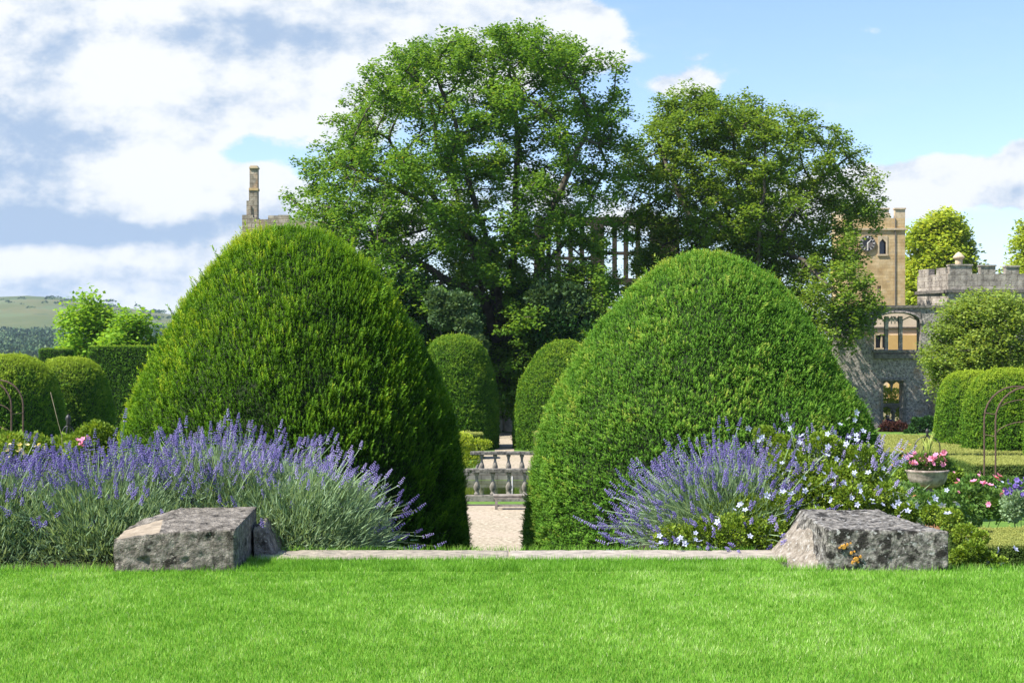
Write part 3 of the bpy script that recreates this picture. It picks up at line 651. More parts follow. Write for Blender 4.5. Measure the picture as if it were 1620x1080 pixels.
tree('sycamore_tree', 'huge spreading sycamore with dark fanning limbs in the centre', tuple(b1), lim1, cl1, M['syc'], per=34, spread=.5, size=.20, att=22, seed=60, tip=.034, power=2.25, thin=.085)
# second tree
D2 = 97.0
cl2 = envelope(360, [(136, 1045), (150, 1020), (180, 1000), (240, 965), (320, 945), (420, 965), (560, 1000)],
               [(136, 1085), (150, 1200), (180, 1310), (240, 1385), (300, 1408), (335, 1390), (380, 1345), (440, 1320), (520, 1330)], D2, 7, .9, 1.6, .6, 8, 560)
cl2 += [(*W(1318, 415, D2 - 6), 1.7), (*W(1345, 440, D2 - 7), 1.4), (*W(1290, 430, D2 - 6), 1.7), (*W(1335, 385, D2 - 5), 1.4), (*W(1350, 410, D2 - 5), 1.0), (*W(1335, 505, D2 - 8.5), 1.7), (*W(1365, 515, D2 - 8.5), 1.2), (*W(1320, 470, D2 - 8.5), 1.8), (*W(1378, 495, D2 - 8.5), .9), (*W(1372, 300, D2 - 3), 1.69), (*W(1325, 330, D2 - 3), 1.5), (*W(1310, 380, D2 - 3), 1.95), (*W(1340, 425, D2 - 3), 1.43), (*W(1370, 450, D2 - 8.5), 1.17), (*W(1380, 480, D2 - 8.5), 1.04), (*W(1345, 545, D2 - 8.5), 1.17), (*W(1310, 520, D2 - 8.5), 1.82), (*W(1375, 345, D2 - 3), 1.43), (*W(1325, 400, D2 - 3), 1.56), (*W(1350, 445, D2 - 8.5), 1.69), (*W(1330, 490, D2 - 8.5), 1.82), (*W(1365, 475, D2 - 8.5), 1.30), (*W(1305, 455, D2 - 8.5), 1.69), (*W(1345, 520, D2 - 8.5), 1.30)]
b2 = W(1190, 675, D2) ; f2 = b2 + (0, 0, 5)
lim2 = [[b2, f2, W(1185, 400, D2), W(1170, 300, D2), W(1160, 220, D2)], [f2, W(1230, 380, D2 - 2), W(1290, 290, D2 - 2), W(1340, 250, D2 - 2)],
        [f2, W(1120, 400, D2 - 2), W(1070, 300, D2 - 2), W(1040, 220, D2 - 1)], [W(1230, 390, D2 - 2), W(1270, 410, D2 - 5), W(1310, 450, D2 - 8.5), W(1345, 490, D2 - 8.5)],
        [f2, W(1200, 380, D2 - 5), W(1210, 270, D2 - 6)], [f2, W(1160, 380, D2 + 5), W(1230, 260, D2 + 6)]]
tree('maple_tree', 'broad lighter green tree drooping in front of the clock tower', tuple(b2), lim2, cl2, M['syc2'], per=34, spread=.5, size=.20, att=24, seed=61, tip=.032, power=2.35, thin=.075)
# pale lower trunk glimpsed between the far yews is the sycamore's own; understorey shrubs
def bush(name, label, items, mat, n, size, cat='shrub', group=None, stems=True, seed=0, flat=.9, tbase=.2):
    """items: list of (x,y,z,r) lobes"""
    it = np.array(items, float); base = np.array([it[:, 0].mean(), it[:, 1].mean(), min(ground_h(np.array([it[:, 0].mean()]), np.array([it[:, 1].mean()]))[0], (it[:, 2] - it[:, 3]).min())])
    root = empty(name, tuple(base), label, cat, group)
    wgt = it[:, 3] ** 2; idx = rng.choice(len(it), n, p=wgt / wgt.sum()); D = rnd(n); bump_ = vnoise(it[idx, :3] + D * 1.3 * it[idx, 3:4], 1.4 / max(it[:, 3].mean(), .3), seed, 3)
    P = it[idx, :3] + D * (it[idx, 3] * (.45 + .6 * bump_) * rng.uniform(.7, 1.05, n))[:, None] * np.array([1, 1, flat]) - base
    P[:, 2] = np.maximum(P[:, 2], .02)
    Z = unit(D + rnd(n) * .8); up = unit(np.array([[0, 0, 1.0]]) + rnd(n) * .8); Xa = unit(np.cross(up, Z)); Fm = np.stack([Xa, np.cross(Z, Xa), Z], 2)
    V, T = inst(KITE, KT, P, Fm, size * rng.uniform(.6, 1.3, n))
    put(bpy.data.objects.new('foliage', raw('foliage', V, [T], mat, np.repeat(tbase - .05 + .55 * bump_ + rng.normal(0, .12, n), 4))), parent=root)
    if stems:
        mb = MB()
        for q in it:
            for _ in range(2):
                e = q[:3] - base + rng.normal(0, .3, 3) * q[3]; s = np.array([rng.normal(0, .15), rng.normal(0, .15), 0]) * q[3]
                mb.tube([s, s * .5 + e * .5 + (0, 0, .1 * q[3]), e], [.03 * q[3], .02 * q[3], .008 * q[3]], 5)
        mb.obj('stem', M['bark'], root)
    return root
def L3(px, py, d, r): return (*W(px, py, d), r)
GU = 'shrubs under the sycamore'
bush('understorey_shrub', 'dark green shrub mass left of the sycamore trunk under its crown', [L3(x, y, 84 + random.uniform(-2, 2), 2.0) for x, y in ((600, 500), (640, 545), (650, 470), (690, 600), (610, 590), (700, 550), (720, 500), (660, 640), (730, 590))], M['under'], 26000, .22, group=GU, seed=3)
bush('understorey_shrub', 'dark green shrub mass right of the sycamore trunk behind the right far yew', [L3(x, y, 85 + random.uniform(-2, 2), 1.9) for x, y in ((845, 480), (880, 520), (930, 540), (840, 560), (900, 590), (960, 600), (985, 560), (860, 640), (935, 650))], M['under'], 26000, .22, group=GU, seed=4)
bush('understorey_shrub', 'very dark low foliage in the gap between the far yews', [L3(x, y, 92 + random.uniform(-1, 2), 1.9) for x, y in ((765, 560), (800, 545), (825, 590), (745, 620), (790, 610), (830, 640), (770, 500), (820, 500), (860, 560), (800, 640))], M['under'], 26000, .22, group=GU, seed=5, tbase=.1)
bush('elder_shrub', 'pale silvery-leaved shrub beneath the sycamore limbs', [L3(700, 500, 80, 1.0), L3(725, 485, 80, 1.1), L3(740, 515, 79.5, .9), L3(755, 545, 79, .7), L3(690, 475, 80, .8)], M['elder'], 7000, .2, seed=6)
bush('elder_shrub', 'pale-tipped shrub right of the trunk below the ruined window', [L3(860, 470, 83, 1.2), L3(885, 500, 83, 1.2), L3(905, 465, 83, .9), L3(925, 490, 83, .9)], M['elder'], 6000, .2, seed=7, tbase=.05)
# bright trees far left
def small_tree(name, label, px, d, rows, mat, n, rlo, rhi, base_py=700, group=None, per=26, size=.3, spread=1.0, att=14, seed=0, inner=.5, trunk_to=None, tbase=.2, depth=None):
    yl = [(r[0], r[1]) for r in rows]; yr = [(r[0], r[2]) for r in rows]
    cl = envelope(n, yl, yr, d, depth or 6, rlo, rhi, inner, seed, rows[-1][0])
    b = np.array([PX(px, d), d, LOW - .6 if d > 90 else LOW]); mid = W(px, (rows[0][0] + rows[-1][0]) / 2, d)
    return tree(name, label, tuple(b), [[b, b + (mid - b) * .5, mid]], cl, mat, per, spread, size, att=att, group=group, seed=seed, thin=.09, tip=.03, tbase=tbase, step=.6)
GY = 'bright trees at the foot of the hill'
small_tree('ash_tree', 'bright yellow-green tree left of its lower neighbour, before the hill', 145, 105, [(464, 120, 165), (480, 100, 180), (510, 92, 190), (560, 100, 190)], M['ash'], 40, 1.0, 1.6, group=GY, seed=12, inner=.8, per=34)
small_tree('ash_tree', 'lower bright green tree touching the edge of the left yew dome', 205, 100, [(484, 185, 215), (500, 165, 240), (530, 155, 265), (570, 150, 275)], M['ash'], 40, .9, 1.5, group=GY, seed=13, inner=.8, per=34)
# right side trees
GB = 'yellow-green trees behind the castle'
small_tree('lime_tree', 'rounded yellow-green tree behind the castle between tower and battlements', 1490, 155, [(330, 1480, 1500), (340, 1450, 1530), (370, 1430, 1545), (430, 1425, 1545), (500, 1425, 1550)], M['lime'], 80, 1.4, 2.4, group=GB, seed=14, per=40, size=.42, spread=1.2)
small_tree('lime_tree', 'yellow-green tree rising at the right picture edge behind battlements', 1640, 150, [(330, 1625, 1660), (360, 1605, 1690), (420, 1590, 1700), (500, 1580, 1700)], M['lime'], 36, 1.6, 2.4, group=GB, seed=15, per=40, size=.42, spread=1.2)
small_tree('ornamental_tree', 'small olive-green tree with layered branches in front of the battlements', 1560, 72, [(458, 1530, 1600), (475, 1490, 1640), (510, 1462, 1650), (545, 1448, 1655), (580, 1450, 1650), (612, 1480, 1640)], M['olive'], 130, .5, .95, seed=16, per=30, size=.15, spread=.42, att=60, inner=.8, depth=3)

# ------------------------------------------------------------------ castle
def wall_mesh(mb, xs_, zs_, y0, y1, solid, k=0):
    """xs_,zs_ grid lines; solid(i,j)->bool; clean faces only"""
    nx_, nz_ = len(xs_) - 1, len(zs_) - 1
    S = lambda i, j: 0 <= i < nx_ and 0 <= j < nz_ and solid(i, j)
    for i in range(nx_):
        for j in range(nz_):
            if not S(i, j): continue
            a, b, c, d = xs_[i], xs_[i + 1], zs_[j], zs_[j + 1]
            mb.add([(a, y0, c), (b, y0, c), (b, y0, d), (a, y0, d)], [(0, 1, 2, 3)], k); mb.add([(a, y1, c), (b, y1, c), (b, y1, d), (a, y1, d)], [(3, 2, 1, 0)], k)
            if not S(i - 1, j): mb.add([(a, y0, c), (a, y0, d), (a, y1, d), (a, y1, c)], [(0, 1, 2, 3)], k)
            if not S(i + 1, j): mb.add([(b, y0, c), (b, y1, c), (b, y1, d), (b, y0, d)], [(0, 1, 2, 3)], k)
            if not S(i, j - 1): mb.add([(a, y0, c), (a, y1, c), (b, y1, c), (b, y0, c)], [(0, 1, 2, 3)], k)
            if not S(i, j + 1): mb.add([(a, y0, d), (b, y0, d), (b, y1, d), (a, y1, d)], [(0, 1, 2, 3)], k)
def holed_wall(mb, x0, x1, z0, z1, y0, y1, holes, k=0):
    xs_ = sorted({x0, x1, *[h[0] for h in holes], *[h[1] for h in holes]}); zs_ = sorted({z0, z1, *[h[2] for h in holes], *[h[3] for h in holes]})
    def solid(i, j):
        cx, cz = (xs_[i] + xs_[i + 1]) / 2, (zs_[j] + zs_[j + 1]) / 2
        return not any(h[0] < cx < h[1] and h[2] < cz < h[3] for h in holes)
    wall_mesh(mb, xs_, zs_, y0, y1, solid, k)

# clock tower
T0 = 120.0; tx0, tx1 = PX(1337, T0), PX(1432, T0); tz = lambda p: PZ(p, T0)
tw = empty('clock_tower', ((tx0 + tx1) / 2, T0 + 2.5, LOW - .6), 'square golden stone clock tower with battlements', 'tower')
def child(mb, name, mats, parent, **kw):
    B = np.array(parent.location if parent.type == 'EMPTY' else parent.parent.location)
    mb.V = [v_ - B for v_ in mb.V]; return mb.obj(name, mats, parent, **kw)
ty1 = T0 + (tx1 - tx0)
lx0, lx1, lz0, lz1 = PX(1391, T0), PX(1401.5, T0), tz(402), tz(377)
sx0, sx1, sz0, sz1 = PX(1388, T0), PX(1394, T0), tz(462), tz(452)
mb = MB(); holed_wall(mb, tx0, tx1, LOW - .6, tz(364), T0, T0 + .5, [(lx0, lx1, lz0, lz1), (sx0, sx1, sz0, sz1)])
mb.box(tx0, tx0 + .5, T0 + .501, ty1, LOW - .6, tz(364)); mb.box(tx1 - .5, tx1, T0 + .501, ty1, LOW - .6, tz(364)); mb.box(tx0 + .501, tx1 - .501, ty1 - .5, ty1, LOW - .6, tz(364))
child(mb, 'wall', M['gold'], tw)
mb = MB(); e = .14
mb.box(tx0 - e, tx1 + e, T0 - e, ty1 + e, tz(364), tz(361)); child(mb, 'string_course', M['gold_trim'], tw)
mb = MB(); pz0, pz1, pz2 = tz(361), tz(345), tz(329)
pw = (tx1 - tx0)
mb.box(tx0, tx1, T0, T0 + .4, pz0, pz1); mb.box(tx0, tx1, ty1 - .4, ty1, pz0, pz1); mb.box(tx0, tx0 + .4, T0 + .401, ty1 - .401, pz0, pz1); mb.box(tx1 - .4, tx1, T0 + .401, ty1 - .401, pz0, pz1)
child(mb, 'parapet', M['gold'], tw)
mm_ = [(0, .17), (.28, .44), (.56, .73), (.83, 1.0)]
for a, b in mm_:
    q = MB(); q.box(tx0 + a * pw, tx0 + b * pw, T0 - .003, T0 + .397, pz1, pz2 - .12); q.box(tx0 + a * pw - .06, tx0 + b * pw + .06, T0 - .09, T0 + .45, pz2 - .12, pz2); child(q, 'merlon', M['gold_trim'], tw)
for a, b in mm_[1:]:
    q = MB(); q.box(tx0 - .003, tx0 + .397, T0 + a * pw, T0 + b * pw, pz1, pz2 - .12); q.box(tx0 - .09, tx0 + .45, T0 + a * pw - .06, T0 + b * pw + .06, pz2 - .12, pz2); child(q, 'merlon', M['gold_trim'], tw)
    q = MB(); q.box(tx0 + a * pw, tx0 + b * pw, ty1 - .397, ty1 + .003, pz1, pz2); child(q, 'merlon', M['gold_trim'], tw)
# lancet window
mb = MB(); t_ = .13
mb.box(lx0 - t_, lx0, T0 - .05, T0 + .3, lz0, lz1); mb.box(lx1, lx1 + t_, T0 - .05, T0 + .3, lz0, lz1); mb.box(lx0 - t_ - .05, lx1 + t_ + .05, T0 - .1, T0 + .3, lz0 - .15, lz0); mb.box(lx0 - t_, lx1 + t_, T0 - .05, T0 + .3, lz1, lz1 + .22)
lm = (lx0 + lx1) / 2
mb.prism([(lx0, lz1), (lx0, lz1 - .35), (lm, lz1 - .03), (lm, lz1)], T0 - .045, T0 + .28); mb.prism([(lx1, lz1), (lm, lz1), (lm, lz1 - .03), (lx1, lz1 - .35)], T0 - .045, T0 + .28)
fr = child(mb, 'window_frame', M['gold_trim'], tw)
g = MB(); g.box(lx0, lx1, T0 + .3, T0 + .34, lz0, lz1); child(g, 'pane', M['glass'], fr)
g = MB(); g.box(sx0, sx1, T0 + .3, T0 + .34, sz0, sz1); child(g, 'small_window', M['cream'], tw)
# clock
cx, cz, cr = PX(1372, T0), tz(385), .66
ck = MB()
n = 28
ring = lambda r, y: [(cx + r * math.cos(2 * math.pi * i / n), y, cz + r * math.sin(2 * math.pi * i / n)) for i in range(n)]
def annulus(mb, r0, r1, y0, y1):
    V = ring(r0, y0) + ring(r1, y0) + ring(r0, y1) + ring(r1, y1); P = []
    for i in range(n):
        j = (i + 1) % n; P += [(i, j, n + j, n + i), (2 * n + i, 3 * n + i, 3 * n + j, 2 * n + j), (n + i, n + j, 3 * n + j, 3 * n + i), (i, 2 * n + i, 2 * n + j, j)]
    mb.add(V, P)
annulus(ck, cr * .93, cr, T0 - .16, T0 - .04); annulus(ck, cr * .60, cr * .66, T0 - .16, T0 - .04)
cko = child(ck, 'clock_face', M['lead'], tw)
back = MB(); V = ring(cr * .95, T0 - .05); back.add(V + ring(cr * .95, T0 - .01), [tuple(range(n)), tuple(range(n, 2 * n))[::-1]] + [(i, (i + 1) % n, n + (i + 1) % n, n + i) for i in range(n)]); child(back, 'clock_disc', M['lead'], cko)
for hnum in range(12):
    nm = MB()
    a = math.radians(90 - 30 * hnum)
    for off_ in ((-.05, 0, .05) if hnum % 3 == 0 else (-.03, .03)):
        p0 = Vector((cx + cr * .67 * math.cos(a) - math.sin(a) * off_, T0 - .17, cz + cr * .67 * math.sin(a) + math.cos(a) * off_)); p1 = Vector((cx + cr * .92 * math.cos(a) - math.sin(a) * off_, T0 - .17, cz + cr * .92 * math.sin(a) + math.cos(a) * off_))
        nm.tube([p0, p1], .016, 4)
    child(nm, 'numeral', M['white'], cko)
for hname, ang, ln in (('minute_hand', -90, .6), ('hour_hand', 45, .44)):
    a = math.radians(ang); q = MB(); q.tube([(cx - .08 * math.cos(a), T0 - .2, cz - .08 * math.sin(a)), (cx + ln * math.cos(a), T0 - .2, cz + ln * math.sin(a))], [.035, .02], 5); child(q, hname, M['white'], cko)
q = MB(); q.tube([(PX(1416, T0), T0 - .06, LOW), (PX(1416, T0), T0 - .06, tz(345))], .035, 6); child(q, 'lightning_conductor', M['lead'], tw)

# ruined range with traceried window and doorway
G0 = 92.0; gX = lambda p: PX(p, G0); gZ = lambda p: PZ(p, G0)
rw = empty('ruined_range', (gX(1420), G0 + .5, LOW - .8), 'grey ruined castle wall with arched window over a doorway', 'ruin')
win = (gX(1383), gX(1457), gZ(553), gZ(491)); door = (gX(1397), gX(1429), LOW - .3, gZ(602)); hole3 = (gX(1338), gX(1350), gZ(560), gZ(515))
mb = MB(); holed_wall(mb, gX(1318), gX(1530), LOW - .8, gZ(487), G0, G0 + 1.0, [win, door]); child(mb, 'wall', M['ruin'], rw)
mb = MB(); mb.box(gX(1317), gX(1531), G0 - .12, G0 + 1.1, gZ(487), gZ(483)); child(mb, 'coping', M['coping'], rw)
mb = MB()                                     # four-centred arch: spandrels
wc_ = (win[0] + win[1]) / 2; hw = (win[1] - win[0]) / 2; zt = win[3]; zs = gZ(512)
arc = [(wc_ + hw * math.cos(t), zs + (zt - .12 - zs) * (math.sin(t) ** .8)) for t in np.linspace(math.pi, 0, 17)]
for a, b in zip(arc[:-1], arc[1:]): mb.prism([(a[0], a[1]), (b[0], b[1]), (b[0], zt + .002), (a[0], zt + .002)], G0 - .03, G0 + .9)
child(mb, 'window_arch', M['coping'], rw)
mb = MB()
for a, b in zip(arc[:-1], arc[1:]):
    mb.tube([(a[0], G0 - .08, a[1] + .02), (b[0], G0 - .08, b[1] + .02)], .09, 5)
child(mb, 'hood_mould', M['ruin'], rw)
for p in (1404.5, 1427):
    q = MB(); q.box(gX(p) - .11, gX(p) + .11, G0 + .25, G0 + .55, gZ(553), gZ(500)); child(q, 'mullion', M['ruin2'], rw)
mb = MB()
def cusp(x0, x1, zb, ht, y):                  # little pointed tracery arch as a chain of bars
    xm = (x0 + x1) / 2
    mb.tube([(x0, y, zb), (x0 + .05, y, zb + ht * .6), (xm, y, zb + ht), (x1 - .05, y, zb + ht * .6), (x1, y, zb)], .045, 5)
for a, b in ((1383, 1404.5), (1404.5, 1427), (1427, 1457)): cusp(gX(a) + .1, gX(b) - .1, gZ(514), .55, G0 + .4)
for i in range(4):
    a = 1404.5 + i * 5.6; cusp(gX(a), gX(a + 5.6), gZ(508), .32, G0 + .4); mb.tube([(gX(a + 2.8), G0 + .4, gZ(512)), (gX(a + 2.8), G0 + .4, gZ(500))], .035, 4)
child(mb, 'tracery', M['ruin2'], rw)
mb = MB(); mb.box(gX(1380), gX(1462), G0 - .15, G0 + .6, gZ(558), gZ(554)); mb.box(gX(1383), gX(1470), G0 - .22, G0 - .002, gZ(567), gZ(560)); child(mb, 'sill', M['coping'], rw)
mb = MB(); mb.box(gX(1393), gX(1433), G0 - .1, G0 - .002, gZ(602), gZ(599)); mb.box(gX(1393), gX(1397), G0 - .06, G0 - .002, LOW - .3, gZ(602)); mb.box(gX(1429), gX(1433), G0 - .06, G0 - .002, LOW - .3, gZ(602))
for i in range(2):
    a, b = 1397 + i * 16, 1413 + i * 16
    for t in np.linspace(0, 1, 9)[:-1]:
        t2 = t + .125; f_ = lambda t: gZ(602) - .08 - .42 * abs(2 * t - 1) ** 2 * (1 + .4 * math.cos(6 * math.pi * t))
        xa, xb = gX(a) + (gX(b) - gX(a)) * t, gX(a) + (gX(b) - gX(a)) * t2; mb.prism([(xa, f_(t)), (xb, f_(t2)), (xb, gZ(602)), (xa, gZ(602))], G0 + .3, G0 + .5)
child(mb, 'door_surround', M['coping'], rw)
mb = MB(); mb.box(gX(1474), gX(1490), G0 - .8, G0 - .002, LOW - .8, gZ(600)); mb.prism([(gX(1474), gZ(600)), (gX(1490), gZ(600)), (gX(1490), gZ(592)), (gX(1474), gZ(592))], G0 - .4, G0 - .002); child(mb, 'buttress', M['ruin3'], rw)

# arcade, building and hedge seen through the openings
ar = empty('garden_arcade', (gX(1413), 98, LOW - .6), 'low stone arcade with one pale column glimpsed through the doorway', 'arcade')
mb = MB(); AZ = lambda p: PZ(p, 98); AX = lambda p: PX(p, 98)
mb.lathe([(.2, 0), (.2, .15), (.13, .25), (.12, 1.3), (.2, 1.45), (.2, 1.55)], 12, (AX(1413), 98, LOW - .6)); child(mb, 'column', M['slab'], ar, smooth=True)
mb = MB(); mb.box(AX(1385), AX(1445), 97.8, 98.3, AZ(643), AZ(638))
for a, b in ((1391, 1413), (1413, 1435)):
    for t in range(8):
        f_ = lambda t: AZ(652) + (AZ(643) - AZ(652)) * math.sin(math.pi * t / 8) ** .7; xa = AX(a + (b - a) * t / 8); xb = AX(a + (b - a) * (t + 1) / 8)
        mb.prism([(xa, f_(t)), (xb, f_(t + 1)), (xb, AZ(643) + .001), (xa, AZ(643) + .001)], 97.85, 98.25)
child(mb, 'arch', M['slab'], ar)
bush('garden_shrub', 'yellow-green shrub seen through the ruin doorway above the arcade', [(AX(1405) + 1, 104, LOW + 1.6, 1.3), (AX(1425) + 1, 104, LOW + 1.4, 1.3), (AX(1415) + 1, 104, LOW + .3, 1.6)], M['lime'], 5000, .16, seed=8)
hr = empty('house_range', (PX(1440, 114), 116, LOW - .6), 'cream and ochre house range seen through the ruined arched window', 'building')
HX = lambda p: PX(p, 114); HZ_ = lambda p: PZ(p, 114)
hw_ = (HX(1385), HX(1404), HZ_(550), HZ_(530))
mb = MB(); holed_wall(mb, HX(1330), HX(1520), LOW - .6, HZ_(489), 114, 114.5, [hw_]); child(mb, 'wall', M['cream'], hr)
mb = MB(); mb.box(HX(1405), HX(1470), 113.8, 113.98, LOW + 1.2, HZ_(530)); child(mb, 'lower_wall', M['ochre'], hr, label='ochre lower wall panel')
mb = MB(); mb.box(HX(1330), HX(1520), 113.85, 113.997, HZ_(519), HZ_(517)); child(mb, 'string_course', M['coping'], hr)
mb = MB(); mb.box(hw_[0] - .1, hw_[1] + .1, 113.9, 114.2, hw_[2] - .12, hw_[2]); mb.box(hw_[0] - .1, hw_[1] + .1, 113.9, 114.2, hw_[3], hw_[3] + .12); mb.box(hw_[0] - .12, hw_[0], 113.92, 114.2, hw_[2], hw_[3]); mb.box(hw_[1], hw_[1] + .12, 113.92, 114.2, hw_[2], hw_[3]); mb.box((hw_[0] + hw_[1]) / 2 - .06, (hw_[0] + hw_[1]) / 2 + .06, 113.95, 114.2, hw_[2], hw_[3])
wf = child(mb, 'window', M['gold_trim'], hr)
mb = MB(); mb.box(hw_[0], hw_[1], 114.22, 114.26, hw_[2], hw_[3]); child(mb, 'pane', M['glass'], wf)
mb = MB()
for i in range(-6, 10):
    for s_ in (1, -1):
        p = [(hw_[0] + (i * .12) + (0 if s_ > 0 else .3) , 114.2, hw_[2]), (hw_[0] + (i * .12) + (.3 if s_ > 0 else 0), 114.2, hw_[3])]
        q = [pp for pp in p if hw_[0] <= pp[0] <= hw_[1]]
        if len(q) == 2: mb.tube(q, .012, 3)
child(mb, 'leading', M['lead'], wf)

# battlemented range at right
C0 = 100.0; kX = lambda p: PX(p, C0); kZ = lambda p: PZ(p, C0)
br = empty('battlemented_range', (kX(1560), C0 + 3, LOW - .8), 'grey battlemented castle range behind the olive-green tree', 'castle')
def poly_block(mb, pts, z0, z1, k=0):
    n_ = len(pts); mb.add([(x, y, z0) for x, y in pts] + [(x, y, z1) for x, y in pts], [tuple(range(n_))[::-1], tuple(range(n_, 2 * n_))] + [(i, (i + 1) % n_, n_ + (i + 1) % n_, n_ + i) for i in range(n_)], k)
foot = [(kX(1500), C0), (kX(1800), C0), (kX(1800), C0 + 8), (kX(1468) + 2.7, C0 + 8), (kX(1468) + .1, C0 + 3.0)]
mb = MB(); poly_block(mb, foot, LOW - .8, kZ(463)); child(mb, 'wall', M['ruin2'], br)
f2_ = [(x + (-.15 if i in (0, 3, 4) else .15), y + (-.15 if i < 2 else 0.1)) for i, (x, y) in enumerate(foot)]
mb = MB(); poly_block(mb, f2_, kZ(463), kZ(458)); child(mb, 'string_course', M['coping'], br)
mb = MB(); poly_block(mb, foot, kZ(458), kZ(433)); child(mb, 'parapet', M['ruin2'], br)
for a, b, tp in ((1502, 1538, 418), (1551, 1575, 419), (1591, 1612, 420), (1628, 1655, 419)):
    q = MB(); q.box(kX(a), kX(b), C0 - .003, C0 + .5, kZ(433), kZ(tp) - .1); q.box(kX(a) - .05, kX(b) + .05, C0 - .08, C0 + .58, kZ(tp) - .1, kZ(tp)); child(q, 'merlon', M['ruin2'], br)
fd = np.array([kX(1468) + .1 - kX(1500), 3.0]); fn_ = np.array([fd[1], -fd[0]]); fn_ = -fn_ / np.linalg.norm(fn_)
for a, b in ((.08, .38), (.62, .95)):
    p0 = np.array([kX(1500), C0]) + fd * a; p1 = np.array([kX(1500), C0]) + fd * b; inn = np.array([.45, .12])
    q = MB(); poly_block(q, [tuple(p0 + (-.004, -.002)), tuple(p0 + inn), tuple(p1 + inn), tuple(p1 + (-.004, -.002))], kZ(433), kZ(423)); child(q, 'merlon', M['ruin2'], br)
q = MB(); q.box(kX(1608), kX(1625), C0 - .05, C0 - .004, kZ(575), kZ(535)); child(q, 'window', M['glass'], br)
cp = empty('stone_chimney', (kX(1538), C0 + 3, kZ(433)), 'round capped stone chimney rising behind the grey battlements', 'chimney')
mb = MB(); mb.lathe([(.34, -.2), (.34, .1), (.27, .2), (.26, 1.2)], 14, (0, 0, 0)); mb.obj('shaft', M['gold_trim'], cp, smooth=False)
mb = MB(); mb.lathe([(.26, 1.2), (.40, 1.3), (.42, 1.38), (.22, 1.62), (.05, 1.75)], 14, (0, 0, 0)); mb.obj('cap', M['gold_trim'], cp)

# left chimney ruin
E0 = 112.0; eX = lambda p: PX(p, E0); eZ = lambda p: PZ(p, E0)
lr = empty('ruined_gable', (eX(430), E0 + .5, LOW - .6), 'pale broken castle wall with a tall chimney above the left yew', 'ruin')
mb = MB(); tops = [(383, 400, 340), (400, 405, 344), (405, 424, 347), (424, 440, 341), (440, 458, 340), (458, 480, 345), (480, 560, 350)]
wall_x = sorted({eX(t[0]) for t in tops} | {eX(560)}); zl = sorted({LOW - .6, *[eZ(t[2]) for t in tops]})
wall_mesh(mb, wall_x, zl, E0, E0 + 1.0, lambda i, j: zl[j + 1] <= eZ(tops[i][2]) + 1e-6); child(mb, 'wall', M['ruin3'], lr)
mb = MB(); mb.box(eX(383.5), eX(383.5) + .9, E0 + 1.002, E0 + 5, LOW - .6, eZ(341)); child(mb, 'return_wall', M['ruin3'], lr)
mb = MB(); mb.box(eX(393), eX(406.5), E0 + .2, E0 + .85, eZ(347), eZ(301)); mb.box(eX(394), eX(406.5), E0 + .22, E0 + .83, eZ(297), eZ(266)); ch_ = child(mb, 'chimney', M['ruin3'], lr)
mb = MB(); mb.box(eX(393), eX(407.5), E0 + .14, E0 + .9, eZ(301), eZ(297)); child(mb, 'chimney_band', M['gold'], ch_)
mb = MB(); mb.box(eX(393.5), eX(407.5), E0 + .12, E0 + .92, eZ(266), eZ(263.5)); mb.box(eX(395), eX(406), E0 + .2, E0 + .84, eZ(263.5), eZ(261.5)); child(mb, 'chimney_cap', M['gold_trim'], ch_)
mb = MB(); mb.box(eX(389), eX(392.9), E0 + .25, E0 + .8, eZ(340), eZ(317)); mb.box(eX(392.9), eX(397), E0 + .1, E0 + .19, eZ(340), eZ(325)); child(mb, 'broken_stub', M['ruin3'], lr)

# ruined banqueting hall with tall mullioned window behind the sycamore
B0 = 104.0; bX = lambda p: PX(p, B0); bZ = lambda p: PZ(p, B0)
hl = empty('ruined_hall', (bX(935), B0 + .5, LOW - .6), 'shaded roofless hall ruin with tall open mullioned windows behind the sycamore', 'ruin')
mb = MB(); holed_wall(mb, bX(845), bX(1075), LOW - .6, bZ(343), B0, B0 + .9, [(bX(862), bX(935), bZ(455), bZ(356)), (bX(956), bX(1030), bZ(440), bZ(356)), (bX(870), bX(928), bZ(600), bZ(500)), (bX(962), bX(990), bZ(520), bZ(450))]); child(mb, 'wall', M['hall'], hl)
for p in (868, 884, 903, 921, 973, 991, 1010):
    q = MB(); q.box(bX(p) - .17, bX(p) + .17, B0 + .3, B0 + .6, bZ(455) if p < 940 else bZ(440), bZ(356)); child(q, 'mullion', M['hall'], hl)
q = MB(); q.box(bX(862), bX(935), B0 + .32, B0 + .58, bZ(408) - .12, bZ(408) + .12); q.box(bX(956), bX(1030), B0 + .32, B0 + .58, bZ(400) - .12, bZ(400) + .12); child(q, 'transom', M['hall'], hl)

# ------------------------------------------------------------------ balustrades, pool edge, bench
def balustrade(label, d, x0, x1, centre, pitch):
    root = empty('balustrade', (0, d, LOW), label, 'balustrade', 'pool balustrades')
    MB().box(x0, x1, -.17, .17, 0, .22).obj('plinth', M['balus'], root, bevel=.015)
    MB().box(x0, x1, -.16, .16, .93, 1.06).obj('rail', M['balus_top'], root, bevel=.025)
    prof = [(.085, 0), (.085, .06), (.055, .09), (.065, .12), (.10, .2), (.105, .27), (.08, .36), (.05, .46), (.042, .54), (.06, .58), (.05, .61), (.08, .64), (.08, .709)]
    first = None
    k0 = math.ceil((x0 + .2 - centre) / pitch); k1 = math.floor((x1 - .2 - centre) / pitch)
    for k in range(k0, k1 + 1):
        x = centre + k * pitch
        if first is None:
            mb = MB(); mb.lathe(prof, 12); first = mb.obj('baluster', M['balus'], root, smooth=True); o = first
        else: o = first.copy(); put(o, parent=root)
        o.location = (x, 0, .22)
    return root
